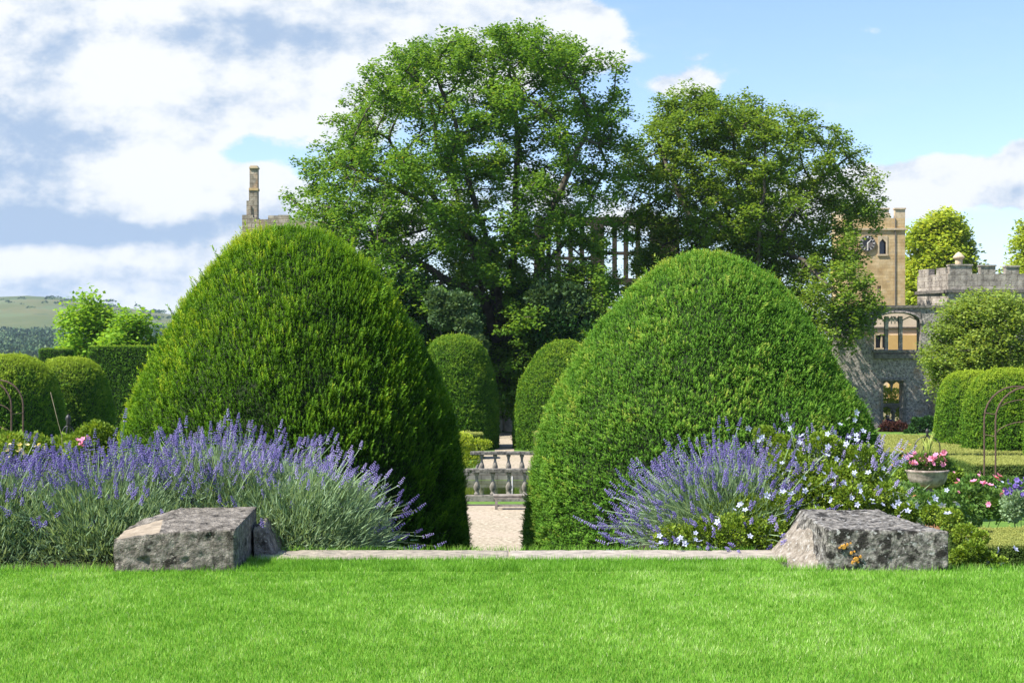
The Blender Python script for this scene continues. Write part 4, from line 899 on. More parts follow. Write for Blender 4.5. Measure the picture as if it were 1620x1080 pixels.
balustrade('nearer weathered stone balustrade behind the bench', 45.3, -3.6, 3.6, PX(805, 45.3), 25.4 * 45.3 / F)
balustrade('farther stone balustrade across the pool, before the pale gravel', 53.6, PX(744, 53.6), PX(880, 53.6), PX(804.5, 53.6), 21.2 * 53.6 / F)
mb = MB(); mb.box(-3.7, 3.7, 53.35, 53.43, LOW - .3, LOW + .32); mb.obj('pool_wall', noisemat('pool_wall_stone', [(.3, (.10, .095, .085)), (.7, (.30, .28, .24))], 3, bump=.6, brick=(.6, .2, .02, .3)), label='grey coursed stone wall of the pool below the farther balustrade', cat='wall')
MB().box(-3.8, 3.8, 53.25, 53.9, LOW + .32, LOW + .36).obj('pool_coping', M['balus'], label='stone coping along the far edge of the pool', cat='coping') if False else None
MB().box(-5, 5, 44.2, 45.1, LOW - .1, LOW + .03).obj('grass_strip', M['turf'], kind='structure')
MB().box(-5, 5, 44.02, 44.12, LOW - .1, LOW + .05).obj('edging', M['coping'], label='thin dark edging between gravel and grass strip', cat='edging')
for xx in (-1.5, 1.18): MB().box(xx, xx + .06, 56.3, 67.5, LOW - .05, LOW + .08).obj('edging', M['coping'], label='dark edging board on the %s side of the far pale gravel' % ('left' if xx < 0 else 'right'), cat='edging')
q = MB(); q.tube([(PX(810.5, 49), 49, LOW), (PX(810.5, 49), 49, LOW + .5)], .022, 8); q.obj('fountain_jet_pipe', M['white'], label='thin white fountain pipe standing in the pool', cat='pipe')
bn = empty('garden_bench', (0, 43.0, LOW), 'backless weathered bench on gravel before the nearer balustrade', 'bench')
bx0, bx1 = PX(780, 43), PX(885, 43)
for i in range(3):
    MB().box(bx0, bx1, -.2 + i * .14, -.2 + i * .14 + .12, .41, .455).obj('seat_slat', M['benchwood'], bn, bevel=.006)
for x_ in (bx0 + .06, (bx0 + bx1) / 2, bx1 - .14):
    for y_ in (-.19, .14): MB().box(x_, x_ + .08, y_, y_ + .07, 0, .409).obj('leg', M['benchwood'], bn)
MB().box(bx0 + .14, bx1 - .14, -.17, -.13, .1, .15).obj('stretcher', M['benchwood'], bn)
MB().box(bx0 + .02, bx1 - .02, -.186, -.15, .34, .408).obj('apron', M['benchwood'], bn)
bush('golden_shrub', 'yellow-green arching shrub by the left end of the farther balustrade', [L3(735, 700, 55, .55), L3(755, 705, 55, .45), L3(718, 705, 55.5, .55), L3(745, 725, 54.8, .45), L3(770, 702, 55, .25), L3(725, 735, 55, .5)], M['lime'], 6000, .07, seed=17, tbase=.25)
# buttress roots of sycamore in pale bark between yews
q = MB()
for a in range(7):
    t = a / 7 * 2 * math.pi; q.tube([(math.cos(t) * 1.3, math.sin(t) * 1.3, -.3), (math.cos(t) * .7, math.sin(t) * .7, .25), (math.cos(t) * .4, math.sin(t) * .4, 1.6)], [.28, .32, .25], 8)
tr_ = [o for o in bpy.data.objects if o.name.startswith('sycamore_tree')][0]; q.obj('root_flare', M['bark_pale'], tr_, smooth=True)

# ------------------------------------------------------------------ stone blocks and slabs
def stone(name, V, F_, mats, label, cat, cuts=5, amp=.012, seed=0, fmat=None, group=None, loc=(0, 0, 0), spots=None):
    import bmesh
    bm = bmesh.new(); vs = [bm.verts.new(Vector(v_) - Vector(loc)) for v_ in V]; 
    for i, f in enumerate(F_):
        fc = bm.faces.new([vs[k] for k in f]); fc.material_index = (fmat or {}).get(i, 0)
    bmesh.ops.recalc_face_normals(bm, faces=bm.faces)
    bmesh.ops.bevel(bm, geom=list(bm.edges), offset=.014, segments=2, affect='EDGES', profile=.6)
    bmesh.ops.triangulate(bm, faces=bm.faces)
    for _ in range(cuts):
        long_ = [e for e in bm.edges if e.calc_length() > .035]
        if not long_: break
        bmesh.ops.subdivide_edges(bm, edges=long_, cuts=1); bmesh.ops.triangulate(bm, faces=bm.faces)
    bm.normal_update(); co = np.array([v_.co for v_ in bm.verts]); no = np.array([v_.normal for v_ in bm.verts])
    n_ = (vnoise(co + 5, 5, seed, 4) - .5) * 2 * amp * .9 + (vnoise(co + 5, 26, seed + 3, 3) - .5) * amp * 1.2
    pit = vnoise(co + 9, 12, seed + 8, 2); n_ -= np.clip(pit - .66, 0, 1) * .08
    co = co + no * n_[:, None]
    for v_, c in zip(bm.verts, co): v_.co = c
    if spots:
        for f in bm.faces:
            c = f.calc_center_median() + Vector(loc)
            for (sx_, sz_, sr) in spots:
                nn = hash((round(c.x * 60), round(c.z * 60))) % 100 / 100 * .5 + .7
                if f.normal.y < -.5 and (c.x - sx_) ** 2 + (c.z - sz_) ** 2 < (sr * nn) ** 2: f.material_index = 1
    me = bpy.data.meshes.new(name); bm.to_mesh(me); bm.free()
    for m in mats: me.materials.append(m)
    me.polygons.foreach_set('use_smooth', [True] * len(me.polygons))
    o = bpy.data.objects.new(name, me); o.location = loc; return put(o, label, cat, group)
Y0 = 10.62
# left block: broken top left corner
a = PX(179, Y0); b_ = PX(371, Y0)
LV = [(a, Y0, -.05), (b_, Y0 + .02, -.05), (b_ - .03, 11.75, -.05), (a - .12, 11.7, -.05),       # 0-3 base
      (a, Y0, .245), (PX(255, Y0), Y0, .29), (b_, Y0 + .02, .315), (b_ - .03, 11.75, .375),          # 4-7 top
      (a + .25, 11.75, .36), (PX(222, 11.3), 11.3, .31), (a - .05, 11.1, .25), (PX(262, 11.15), 11.12, .345)]   # 8-11
LF = [(0, 1, 6, 5, 4), (1, 2, 7, 6), (2, 3, 10, 9, 8, 7), (3, 0, 4, 10), (5, 6, 7, 8, 11), (4, 5, 11, 10), (10, 11, 9), (9, 11, 8), (3, 2, 1, 0)]
stone('stone_block', LV, LF, [M['lichen_l'], M['fresh']], 'broken weathered stone block with a chipped pale corner beside left lavender', 'stone block', fmat={5: 1}, seed=4, amp=.016, group='stone blocks ending the lawn edge', loc=(a + .45, Y0 + .5, 0))
stone('ramp_stone', [(b_ + .0, 11.42, -.05), (b_ + .19, 11.5, -.05), (b_ + .17, 12.1, -.05), (b_ - .0, 12.1, -.05), (b_ + .0, 11.42, .24), (b_ + .06, 11.6, .26), (b_ + .0, 12.1, .26)],
      [(0, 1, 5, 4), (1, 2, 6, 5), (2, 3, 6), (3, 0, 4, 6), (4, 5, 6), (3, 2, 1, 0)], [M['lichen_l']], 'small dark sloping stone wedge against the right side of the chipped block', 'stone', seed=9, loc=(b_ + .1, 11.8, 0))
c_ = PX(1309, Y0); d_ = PX(1501, Y0)
RV = [(c_, Y0 + .02, -.05), (d_, Y0, -.05), (d_ + .02, 11.6, -.05), (c_ - .18, 11.75, -.05), (c_, Y0 + .02, .315), (d_, Y0, .30), (d_ - .12, 11.3, .31), (PX(1392, 11.8), 11.8, .335), (c_ + .04, 11.8, .345), (c_ - .02, 11.3, .345)]
RF = [(0, 1, 5, 4), (1, 2, 6, 5), (2, 3, 8, 7, 6), (3, 0, 4, 9, 8), (4, 5, 6, 7, 8, 9), (3, 2, 1, 0)]
stone('stone_block', RV, RF, [M['lichen_r'], M['orange_lichen']], 'squared stone block with orange lichen spots beside white flowers', 'stone block', seed=17, amp=.013, group='stone blocks ending the lawn edge', loc=(c_ + .4, Y0 + .5, 0))
_blk = [o for o in bpy.data.objects if o.name.startswith('stone_block')][-1]
for _x, _y, _s in ((1335, 864, .022), (1341, 861, .011), (1329, 866, .010), (1354, 884, .024), (1349, 889, .014), (1361, 880, .012), (1347, 874, .014), (1352, 872, .008), (1346, 859, .008), (1358, 889, .008)):
    q = MB(); c0 = Vector((PX(_x, Y0), Y0 + .006, PZ(_y, Y0))) - _blk.location; nn_ = 16; rr_ = [_s * random.uniform(.55, 1.25) for _ in range(nn_)]
    V_ = [(c0.x + rr_[k] * math.cos(k * 2 * math.pi / nn_), c0.y, c0.z + rr_[k] * math.sin(k * 2 * math.pi / nn_)) for k in range(nn_)] + [(c0.x + rr_[k] * .75 * math.cos(k * 2 * math.pi / nn_), c0.y - .012, c0.z + rr_[k] * .75 * math.sin(k * 2 * math.pi / nn_)) for k in range(nn_)]
    q.add(V_, [tuple(range(nn_)), tuple(range(nn_, 2 * nn_))] + [(k, (k + 1) % nn_, nn_ + (k + 1) % nn_, nn_ + k) for k in range(nn_)]); q.obj('lichen_patch', M['orange_lichen'], _blk, label='orange lichen patch')
stone('ramp_stone', [(c_ - .30, 11.22, -.05), (c_ + .01, 10.74, -.05), (c_ + .01, 11.7, -.05), (c_ - .28, 11.75, -.05), (c_ - .02, 10.98, .10), (c_ - .005, 11.1, .27), (c_ - .01, 11.6, .29), (c_ - .20, 11.35, .07)],
      [(0, 1, 4, 7), (1, 2, 6, 5, 4), (2, 3, 6), (3, 0, 7), (7, 4, 5), (7, 5, 6), (3, 7, 6), (3, 2, 1, 0)], [M['wedge']], 'pale sloping stone wedge against the left side of the lichened block', 'stone', seed=19, loc=(c_ - .1, 11.3, 0))
def slab(label, x0, x1, seed, mat):
    V = [(x0, 11.16, -.14), (x1, 11.16, -.14), (x1, 11.74, -.14), (x0, 11.74, -.14), (x0, 11.16, .012), (x1, 11.16, .012), (x1, 11.74, .012), (x0, 11.74, .012)]
    stone('stone_slab', V, [(0, 1, 5, 4), (1, 2, 6, 5), (2, 3, 7, 6), (3, 0, 4, 7), (4, 5, 6, 7), (3, 2, 1, 0)], [mat], label, 'stone slab', cuts=6, amp=.004, seed=seed, group='edging slabs along the lawn', loc=((x0 + x1) / 2, 11.45, 0))
M['slab2'] = noisemat('grey_slab', [(.3, (.20, .18, .155)), (.7, (.40, .36, .31))], 9, bump=.6, bscale=60, dist=.01, second=(5, .55, .7, (.15, .14, .12)))
slab('pale edging slab between the chipped block and the slab joint', -2.02, PX(804, 11.3), 2, M['slab'])
slab('greyer edging slab from the slab joint to the lichened block', PX(806.5, 11.3), 2.14, 6, M['slab2'])
MB().box(-1.6, 1.6, 11.76, 12.15, -.6, -.2).obj('stone_step', M['slab2'], label='stone step just below the lawn edging slabs', cat='step')

# ------------------------------------------------------------------ lavender
OCT = np.array([(1, 0, 0), (0, 1, 0), (-1, 0, 0), (0, -1, 0), (0, 0, .9), (0, 0, -.6)], float); OT = np.array([(0, 1, 4), (1, 2, 4), (2, 3, 4), (3, 0, 4), (1, 0, 5), (2, 1, 5), (3, 2, 5), (0, 3, 5)])
def spike_proto(k=6):
    V, T = [], []; r = np.random.default_rng(2)
    for i in range(k):
        t = i / (k - 1); z = .08 + .92 * t - (.14 if i == 0 else 0); rad = .13 * (1.15 - .65 * t) * (1.0 if i else .8)
        for a in (0, 1, 2):
            ang = a * 2.094 + i * .7; c = np.array([math.cos(ang) * rad * .75, math.sin(ang) * rad * .75, z]); n0 = len(V) 
            V += list(OCT * np.array([rad * .62, rad * .62, .085]) + c); T += list(OT + n0)
    return np.array(V), np.array(T)
SPIKE = spike_proto()
def lavender(label, c, Rr, n_stem, n_leaf, side=(0, 0), seed=0, front_bare=.6, hscale=1.0, group=None, fl_tint=.4, spike=.095, minel=.3, leafh=.74):
    """side: horizontal bias direction of the flower fan"""
    root = empty('lavender_bush', c, label, 'lavender', group); r_ = np.random.default_rng(seed)
    D = r_.normal(size=(n_stem * 6, 3)); D = unit(D); D[:, 2] = np.abs(D[:, 2]); ok = D[:, 2] > minel
    ok &= ~((D[:, 1] < -.12) & (D[:, 2] < .72) & (r_.random(len(D)) < front_bare)); ok &= (D[:, 0] * side[0] + D[:, 1] * side[1] > -.75) ; D = D[ok][:n_stem]; n = len(D)
    base = np.stack([r_.normal(0, .16, n), r_.normal(0, .16, n), np.zeros(n)], 1) * Rr + D * np.array([1, 1, 0]) * Rr * .15
    ln = Rr * r_.uniform(.74, 1.06, n) * (1 + r_.uniform(.08, .24, n) * (r_.random(n) > .9)); tip = base + D * ln[:, None] * np.array([1, 1, hscale]); mid = (base + tip) / 2 + np.array([0, 0, .06]) * Rr - D * np.array([1, 1, 0]) * .05
    q1 = base * .42 + mid * .5 + tip * .08; P = np.stack([q1, mid, tip * .5 + mid * .5 + (0, 0, .02), tip], 1)
    s = unit(np.cross(D, r_.normal(size=(n, 3)))) * .0030
    V = np.stack([P - s[:, None], P + s[:, None]], 2).reshape(-1, 3); b = np.arange(n)[:, None] * 8; k = np.arange(3)[None] * 2
    Q = np.stack([b + k, b + k + 1, b + k + 3, b + k + 2], 2).reshape(-1, 4)
    # leaves
    m = n_leaf; Dl = unit(r_.normal(size=(m, 3))); Dl[:, 2] = np.abs(Dl[:, 2]); rad = Rr * leafh * (r_.random(m) ** .4) * (.75 + .5 * vnoise(Dl * 3 + seed, 1, seed, 2))
    Pl = Dl * rad[:, None] * np.array([1.15, 1.15, hscale]) + np.stack([r_.normal(0, .12, m), r_.normal(0, .12, m), r_.uniform(0, .05, m)], 1) * Rr
    V2, T2 = inst(np.array([(-.05, 0, 0), (.05, 0, 0), (.035, 0, .6), (0, 0, 1), (-.035, 0, .6)]), np.array([(0, 1, 2), (0, 2, 4), (4, 2, 3)]), Pl, frames(Dl + np.array([0, 0, .45]) + r_.normal(size=(m, 3)) * .35), .085 * r_.uniform(.6, 1.4, m))
    cl = vnoise(Pl, 4, seed, 2); t2 = np.repeat(.1 + .55 * cl + r_.normal(0, .14, m), 5)
    put(bpy.data.objects.new('foliage', raw('foliage', np.concatenate([V, V2]), [Q, T2 + len(V)], M['lav_leaf'], np.concatenate([np.full(len(V), .55), t2]))), parent=root)
    Dt = unit(unit(tip - mid) + np.array([0, 0, .45])); sc = spike * r_.uniform(.6, 1.2, n); V3, T3 = inst(SPIKE[0], SPIKE[1], tip - Dt * .01, frames(Dt + r_.normal(size=(n, 3)) * .07), np.stack([sc * 0 + .125, sc * 0 + .125, sc], 1))
    cl = vnoise(tip * 1.0, 2.5, seed + 4, 2); t3 = np.repeat(fl_tint - .25 + .5 * cl + r_.normal(0, .13, n), len(SPIKE[0]))
    fo = put(bpy.data.objects.new('flower_spikes', raw('flower_spikes', V3, [T3], M['lav_flower'], t3)), parent=root, kind='stuff')
    return root
GLv = 'lavender bushes along the lawn edge'
def LC(px, d, z=-.1): return (PX(px, d), d, z)
lavender('lavender bush at the far left edge, thick with purple spikes', LC(-20, 12.1), .88, 620, 34000, seed=1, group=GLv, fl_tint=.35, front_bare=.88)
lavender('lavender bush left of and behind the chipped stone block', LC(165, 12.25), .94, 660, 32000, seed=2, group=GLv, fl_tint=.42, front_bare=.93)
lavender('tall lavender bush directly behind the chipped stone block', LC(345, 12.8), 1.04, 680, 32000, seed=3, group=GLv, fl_tint=.5, front_bare=.95)
lavender('silver-green lavender bush right of the chipped block, spikes leaning to the path', LC(462, 12.6), .90, 440, 30000, seed=4, group=GLv, fl_tint=.62, front_bare=.96, minel=0)
lavender('lavender bush right of the path whose purple spikes lean left over the slab', LC(1158, 12.75), .90, 900, 22000, side=(-1, -.2), seed=5, group=GLv, fl_tint=.5, front_bare=.5, minel=0)
lavender('lavender bush with pale upright spikes behind the white flowers', LC(1290, 13.3), .96, 420, 16000, side=(-1.25, 0), seed=6, group=GLv, fl_tint=.75, front_bare=.6)
# undergrowth at the lawn edge, left
# ------------------------------------------------------------------ flowers
def flower_mesh(name, petals, wid, mat, cup=.25, centre=True):
    V, T, t = [], [], []
    for i in range(petals):
        a = 2 * math.pi * i / petals; ca, sa = math.cos(a), math.sin(a)
        pts = [(.06, 0, 0), (.55, wid, cup * .6), (1.0, .05, cup), (.55, -wid, cup * .6)]; n0 = len(V)
        V += [(x * ca - y * sa, x * sa + y * ca, z) for x, y, z in pts]; T += [(n0, n0 + 1, n0 + 2), (n0, n0 + 2, n0 + 3)]; t += [.3, .8, 1, .8]
    if centre:
        n0 = len(V); V += list(map(tuple, OCT * .13 + (0, 0, .1))); T += [tuple(q + n0) for q in OT]; t += [.9] * 6
    return raw(name, np.array(V), [np.array(T)], mat, np.array(t))
CLF = flower_mesh('flower', 5, .30, M['p_white'])
def put_flowers(root, pts, me, size, jit=.7, face=(0, -.6, .6)):
    B = Vector(root.location)
    for p in pts:
        o = bpy.data.objects.new('flower', me); d = Vector(face) + Vector([random.gauss(0, jit) for _ in range(3)]); o.rotation_euler = d.to_track_quat('Z', 'Y').to_euler()
        o.location = Vector(p) - B; s = size * random.uniform(.7, 1.25); o.scale = (s, s, s); put(o, parent=root)
lob = [(1060, 855, 12.2, .17), (1110, 850, 12.1, .22), (1160, 850, 12.0, .26), (1210, 850, 12.0, .24), (1180, 815, 12.3, .25), (1130, 815, 12.4, .16), (1230, 810, 12.3, .26), (1280, 790, 12.5, .3), (1330, 770, 12.6, .33), (1250, 750, 12.7, .3), (1300, 720, 12.9, .3), (1360, 740, 12.8, .3), (1240, 710, 13, .2), (1400, 785, 12.5, .2), (1210, 690, 13.1, .14), (1435, 812, 12.3, .13), (1350, 800, 12.3, .26), (1290, 830, 12.1, .2)]
cl_root = bush('clematis_shrub', 'leafy green shrub full of pale blue-white flowers behind the lichened block', [L3(*q) for q in lob], M['cl_leaf'], 60000, .026, cat='flowering shrub', seed=22, tbase=.22)
fp = []
for px, py in [(1183, 676), (1205, 690), (1222, 702), (1250, 676), (1262, 700), (1290, 690), (1312, 685), (1330, 672), (1345, 690), (1368, 680), (1240, 735), (1258, 722), (1275, 745), (1292, 728), (1310, 708), (1325, 725), (1342, 738), (1358, 722), (1300, 750), (1285, 765), (1262, 772), (1245, 760), (1318, 755), (1335, 765), (1352, 752), (1372, 745), (1390, 760), (1362, 775), (1345, 788), (1330, 800), (1290, 800), (1300, 782), (1315, 790), (1380, 788), (1398, 795), (1412, 780), (1172, 798), (1130, 820), (1132, 835), (1080, 848), (1068, 858), (1098, 842), (1085, 862), (1045, 850), (1105, 857), (1190, 848), (1170, 798), (1216, 783), (1235, 775), (1280, 712), (1338, 700), (1400, 738), (1355, 665), (1340, 662), (1225, 745), (1270, 690), (1410, 800), (1425, 795), (1436, 808), (1450, 800), (1375, 768)]:
    for rep in range(2):
        qx, qy = px + random.uniform(-4, 4) + rep * random.uniform(-22, 22), py + random.uniform(-3, 3) + rep * random.uniform(-14, 14); best = 13.2
        for (lx, ly, ld, lr_) in lob:
            dd = math.hypot(qx - lx, qy - ly) * ld / F
            if dd < lr_ * 1.15: best = min(best, ld - math.sqrt(max(lr_ ** 2 - dd ** 2, 0)) * .95 - .06)
        if len(fp) < 99 and (rep == 0 or random.random() < .75): fp.append(W(qx, qy, min(best, 12.7)))
put_flowers(cl_root, fp, CLF, .030)
lob2 = [(1475, 812, 12.2, .13), (1505, 822, 11.9, .12), (1528, 845, 11.5, .12), (1540, 872, 11.3, .13), (1518, 880, 11.2, .10), (1562, 886, 11.3, .09), (1585, 890, 11.25, .06), (1550, 850, 11.4, .08)]
cl2_root = bush('clematis_shrub', 'trailing stems of pale flowers hanging over the lawn edge right of the lichened block', [L3(*q) for q in lob2], M['cl_leaf'], 7000, .024, cat='flowering shrub', seed=23, tbase=.25)
put_flowers(cl2_root, [W(px + random.uniform(-3, 3), py, 11.25 + (900 - py) * .006) for px, py in [(1470, 795), (1490, 800), (1500, 812), (1480, 788), (1512, 795), (1535, 830), (1540, 845), (1528, 855), (1545, 862), (1538, 838), (1560, 890), (1570, 885), (1580, 870), (1590, 895), (1565, 900), (1608, 868), (1500, 775), (1550, 880), (1575, 895)]], CLF, .034)
def flower_bed_plant(name, label, lobes, leafm, nleaf, lsize, petalm, pts, fsize, cat='flowering plant', petals=6, seed=0, group=None):
    r_ = bush(name, label, [L3(*q) for q in lobes], leafm, nleaf, lsize, cat=cat, seed=seed, group=group)
    if pts: put_flowers(r_, [W(p[0], p[1], p[2]) for p in pts], flower_mesh('flower', petals, .38, petalm, .45), fsize)
    return r_
J = lambda a, b, c, d, n, dd: [(random.uniform(a, b), random.uniform(c, d), dd) for _ in range(n)]
GBd = 'plants in the right flower bed'
flower_bed_plant('dahlia_plant', 'bushy plant with pink blooms between the urn and the violet flowers', [(1520, 790, 33, .5), (1555, 795, 33, .5), (1585, 800, 32.5, .45), (1540, 770, 34, .4)], M['bed_leaf'], 6000, .08, M['p_pink'], J(1550, 1590, 752, 800, 9, 32.3) + J(1515, 1560, 760, 790, 5, 32.8), .08, seed=31, group=GBd)
flower_bed_plant('sage_plant', 'clump of violet-blue flower spikes at the right edge', [(1610, 795, 32, .4), (1640, 795, 32, .4), (1600, 810, 31.8, .3)], M['lav_leaf'], 3000, .07, M['p_purple'], J(1590, 1640, 757, 785, 45, 31.6), .06, seed=32, group=GBd)
flower_bed_plant('rose_bush', 'loose rose bush with a few pale pink blooms in front of the box hedge', [(1505, 755, 42, .45), (1535, 765, 42, .4), (1485, 760, 41, .35), (1525, 778, 40, .45)], M['cl_leaf'], 8000, .08, M['p_pink'], J(1490, 1550, 745, 775, 6, 39.5), .06, seed=33, group=GBd)
flower_bed_plant('rose_bush', 'dark green rose bush at the foot of the rusty arch on the right', [(1585, 768, 41, .4), (1610, 772, 40, .4), (1560, 770, 40, .4), (1600, 782, 38, .4), (1640, 772, 41, .4)], M['bed_leaf'], 8000, .08, M['p_white'], J(1560, 1640, 752, 775, 6, 39), .05, seed=34, group=GBd)
flower_bed_plant('perennial_clump', 'green leafy clump between clematis and the low box hedge', [(1500, 800, 30, .45), (1470, 800, 31, .45), (1440, 790, 33, .5), (1530, 815, 30.5, .35)], M['bed_leaf'], 6000, .07, M['p_orange'], [], .05, seed=35, group=GBd)
flower_bed_plant('perennial_clump', 'grassy green foliage below the urn with rusty seed heads', [(1415, 765, 39, .5), (1450, 812, 36, .4), (1405, 740, 42, .6), (1400, 775, 38, .6), (1500, 800, 37, .4)], M['cl_leaf'], 8000, .08, M['p_orange'], J(1400, 1440, 700, 740, 6, 39), .045, seed=36, group=GBd)
GLb = 'plants glimpsed over the left lavender'
flower_bed_plant('rose_bush', 'yellow-flowered rose bush peeping over the lavender at left', [(20, 715, 24, .45), (60, 715, 24, .4), (100, 715, 25, .4)], M['cl_leaf'], 5000, .06, M['p_yellow'], J(5, 75, 700, 725, 12, 23.3), .04, seed=37, group=GLb)
flower_bed_plant('rose_bush', 'pink-flowered rose bush peeping over the lavender beside the left yew', [(130, 705, 22, .35), (155, 690, 22, .35), (165, 715, 22, .35)], M['cl_leaf'], 4000, .055, M['p_pink'], J(115, 150, 690, 712, 5, 21.4), .045, seed=38, group=GLb)
bush('dark_shrub', 'low reddish-purple shrub at the foot of the ruin doorway', [L3(1405, 678, 88, .7), L3(1425, 680, 88, .7), L3(1440, 684, 88, .5)], M['purple_leaf'], 3000, .12, seed=39)
bush('dark_shrub', 'feathery dark green shrub against the ruin right of the doorway', [L3(1455, 676, 87, .8), L3(1470, 670, 87, .6), L3(1440, 688, 86, .5)], M['under'], 4000, .14, seed=40)

# ------------------------------------------------------------------ urn, arches, obelisk
du = 37.0; uz = PZ(770, du)
ur = empty('planted_urn', (PX(1467, du), du, LOW), 'weathered stone urn on a pedestal overflowing with pink flowers', 'urn')
hz = uz - LOW; k = du / F
mb = MB(); mb.lathe([(13 * k, hz - .16), (14 * k, hz - .12), (8 * k, hz - .07), (8 * k, hz - .02), (16 * k, hz), (26 * k, hz + 6 * k), (30 * k, hz + 14 * k), (31 * k, hz + 21 * k), (33 * k, hz + 24 * k), (34.5 * k, hz + 26 * k), (33 * k, hz + 28 * k), (29 * k, hz + 27.5 * k), (27 * k, hz + 20 * k)], 28); mb.obj('bowl', M['urn'], ur, smooth=True)
mb = MB(); mb.box(-.26, .26, -.26, .26, 0, hz - .34); mb.box(-.32, .32, -.32, .32, hz - .34, hz - .24); mb.box(-.29, .29, -.29, .29, hz - .24, hz - .161); mb.obj('pedestal', M['terracotta'], ur, bevel=.01)
gp = bush('geranium_plant', 'mound of pink geraniums with strappy leaves filling the stone urn', [(*(W(px, py, du)), r_) for px, py, r_ in ((1445, 735, .28), (1467, 730, .34), (1490, 733, .28), (1505, 738, .16))], M['bed_leaf'], 4000, .055, cat='potted flowers', seed=24, stems=False, tbase=.3)
put_flowers(gp, [W(random.uniform(1434, 1505), random.uniform(714, 735), du - .3 + random.uniform(-.1, .3)) for _ in range(34)], flower_mesh('flower', 6, .4, M['p_pink'], .4), .075)
mb = MB()
for _ in range(16):
    a = random.uniform(0, 6.28); l = random.uniform(.35, .8); t = random.uniform(.15, .5); s_ = W(1468, 725, du) - np.array(gp.location)
    mb.tube([s_, s_ + (math.cos(a) * l * t * .5, math.sin(a) * l * t * .5, l * .6), s_ + (math.cos(a) * l * t * 1.3, math.sin(a) * l * t, l * .9)], [.012, .014, .003], 4)
mb.obj('strap_leaves', noisemat('strappy_leaf', [(.3, (.25, .33, .06)), (.7, (.4, .45, .12))], 10, bump=0), gp)
def arch(label, px0, px1, d, top, feet, hoops, group='rusty garden arches', rails=2):
    root = empty('rose_arch', (PX(px0, d), d, LOW), label, 'garden arch', group); B = np.array(root.location)
    x0, x1 = PX(px0, d), PX(px1, d); xm = (x0 + x1) / 2; r = (x1 - x0) / 2
    for i, dd in enumerate((0, 1.1)):
        z_top = PZ(top, d) - r; pts = [(x0, d + dd, LOW), (x0, d + dd, z_top)] + [(xm - r * math.cos(t), d + dd, z_top + r * math.sin(t)) for t in np.linspace(0, math.pi, 14)[1:-1]] + [(x1, d + dd, z_top), (x1, d + dd, LOW)]
        q = MB(); q.tube([np.array(p) - B for p in pts], .028, 6); q.obj('hoop', M['rust'], root)
    for pz in hoops:
        q = MB()
        for xx in (x0, x1): q.tube([np.array((xx, d, PZ(pz, d))) - B, np.array((xx, d + 1.1, PZ(pz, d))) - B], .014, 5)
        q.tube([np.array((xm - r * math.cos(t), d, PZ(pz, d) + r * .45 * math.sin(t))) - B for t in np.linspace(0, math.pi, 12)], .016, 5); q.obj('crossbar', M['rust'], root)
    return root
arch('rusty metal rose arch standing before the yew mounds at the right edge', 1575, 1680, 46, 612, 740, (655, 690))
arch('thin metal rose arch cut off by the left edge of the picture', -62, 18, 46, 602, 720, (655, 690))
def obelisk(label, px, d, w_, top, base):
    root = empty('plant_support', (PX(px, d), d, LOW), label, 'plant support', 'black hooped plant supports'); k_ = d / F; zt = PZ(top, d) - LOW; r = w_ * k_ / 2
    for a in (0, math.pi / 2):
        q = MB(); cx_, sx__ = math.cos(a), math.sin(a)
        pts = [(-r * cx_, -r * sx__, 0), (-r * cx_, -r * sx__, zt - .3)] + [(-r * math.cos(t) * cx_, -r * math.cos(t) * sx__, zt - .3 + .3 * math.sin(t)) for t in np.linspace(0, math.pi, 10)[1:-1]] + [(r * cx_, r * sx__, zt - .3), (r * cx_, r * sx__, 0)]
        q.tube(pts, .016, 5); q.obj('hoop', M['iron'], root)
    q = MB(); q.lathe([(.02, zt - .01), (.05, zt + .03), (.03, zt + .07), (.065, zt + .13), (.05, zt + .19), (.01, zt + .24)], 10); q.obj('finial', M['iron'], root, smooth=True)
obelisk('black hooped plant support with a finial behind the urn', 1467, 42, 40, 690, 720)
obelisk('black hooped plant support standing left of the big left yew', 108, 30, 22, 673, 700)
q = MB(); q.tube([W(99, 700, 22) - np.array([0, 0, 1.6]), W(98, 690, 22), W(92, 668, 22), W(80, 620, 22)], [.004, .004, .004, .007], 5); q.obj('dry_stem', noisemat('dry_grass', [(.3, (.30, .25, .15)), (.7, (.42, .36, .24))], 10, bump=0), label='single dry pale grass stem arching above the left lavender', cat='grass stem')

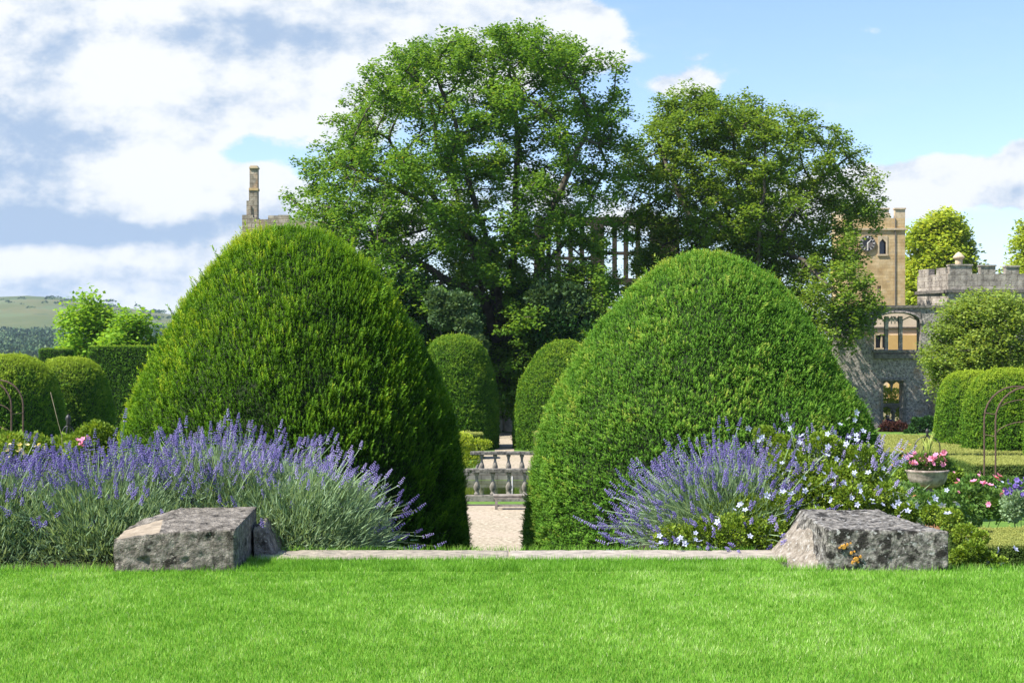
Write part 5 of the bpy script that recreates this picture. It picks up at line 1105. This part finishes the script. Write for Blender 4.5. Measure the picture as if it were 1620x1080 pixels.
# ------------------------------------------------------------------ seated visitor glimpsed through the doorway
pd_ = 96.0; pr_ = empty('person', (PX(1405, pd_), pd_, LOW - .6), 'white-haired person in blue sitting beyond the ruin doorway', 'person')
me = bpy.data.meshes.new('body')
J_ = [(0, 0, .5), (0, .02, .78), (0, 0, 1.0), (0, -.02, 1.07), (0, -.03, 1.17), (-.1, 0, .48), (-.12, -.42, .5), (-.12, -.44, .08), (-.12, -.58, .04), (.1, 0, .48), (.12, -.42, .5), (.12, -.44, .08), (.12, -.58, .04), (-.19, 0, .97), (-.25, -.02, .7), (-.12, -.25, .62), (-.06, -.33, .6), (.19, 0, .97), (.25, -.02, .7), (.12, -.25, .62), (.06, -.33, .6)]
E_ = [(0, 1), (1, 2), (2, 3), (3, 4), (0, 5), (5, 6), (6, 7), (7, 8), (0, 9), (9, 10), (10, 11), (11, 12), (2, 13), (13, 14), (14, 15), (15, 16), (2, 17), (17, 18), (18, 19), (19, 20)]
me.from_pydata(J_, E_, []); bo = bpy.data.objects.new('body', me); put(bo, parent=pr_)
RD = [.15, .14, .13, .055, .095, .1, .075, .05, .04, .1, .075, .05, .04, .07, .05, .04, .03, .07, .05, .04, .03]
sk = bo.modifiers.new('skin', 'SKIN'); 
for i, r in enumerate(RD): me.skin_vertices[0].data[i].radius = (r, r)
me.skin_vertices[0].data[0].use_root = True
bo.modifiers.new('sub', 'SUBSURF').render_levels = 1; me.materials.append(M['navy'])
mb = MB(); mb.lathe([(.02, 1.06), (.07, 1.08), (.09, 1.15), (.085, 1.22), (.03, 1.27)], 12, (0, -.035, 0)); mb.box(-.012, .012, -.14, -.12, 1.14, 1.18); mb.obj('head', M['skin'], pr_, smooth=True)
mb = MB(); mb.lathe([(.095, 1.14), (.102, 1.2), (.085, 1.27), (.02, 1.3)], 12, (0, -.01, 0)); mb.obj('hair', M['hair'], pr_, smooth=True)
MB().box(PX(1385, 96.2), PX(1425, 96.2), 95.9, 96.4, LOW - .6, LOW - .15).obj('stone_bench', M['slab'], label='low stone bench under the seated person beyond the doorway', cat='bench')

# ------------------------------------------------------------------ haze
HAZE = 0.00008
if HAZE:
    hzm, t, out = newmat('haze'); pv = t.nodes.new('ShaderNodeVolumePrincipled'); pv.inputs['Color'].default_value = (.62, .80, 1, 1); pv.inputs['Density'].default_value = HAZE; pv.inputs['Anisotropy'].default_value = .2
    t.links.new(pv.outputs[0], out.inputs['Volume'])
    MB().box(-5200, 5200, -300, 6200, -8, 175).obj('haze', hzm, label='thin blue haze over the distant hill', cat='haze', kind='stuff')
print('objects', len(bpy.data.objects), 'polys', sum(len(m.polygons) for m in bpy.data.meshes))
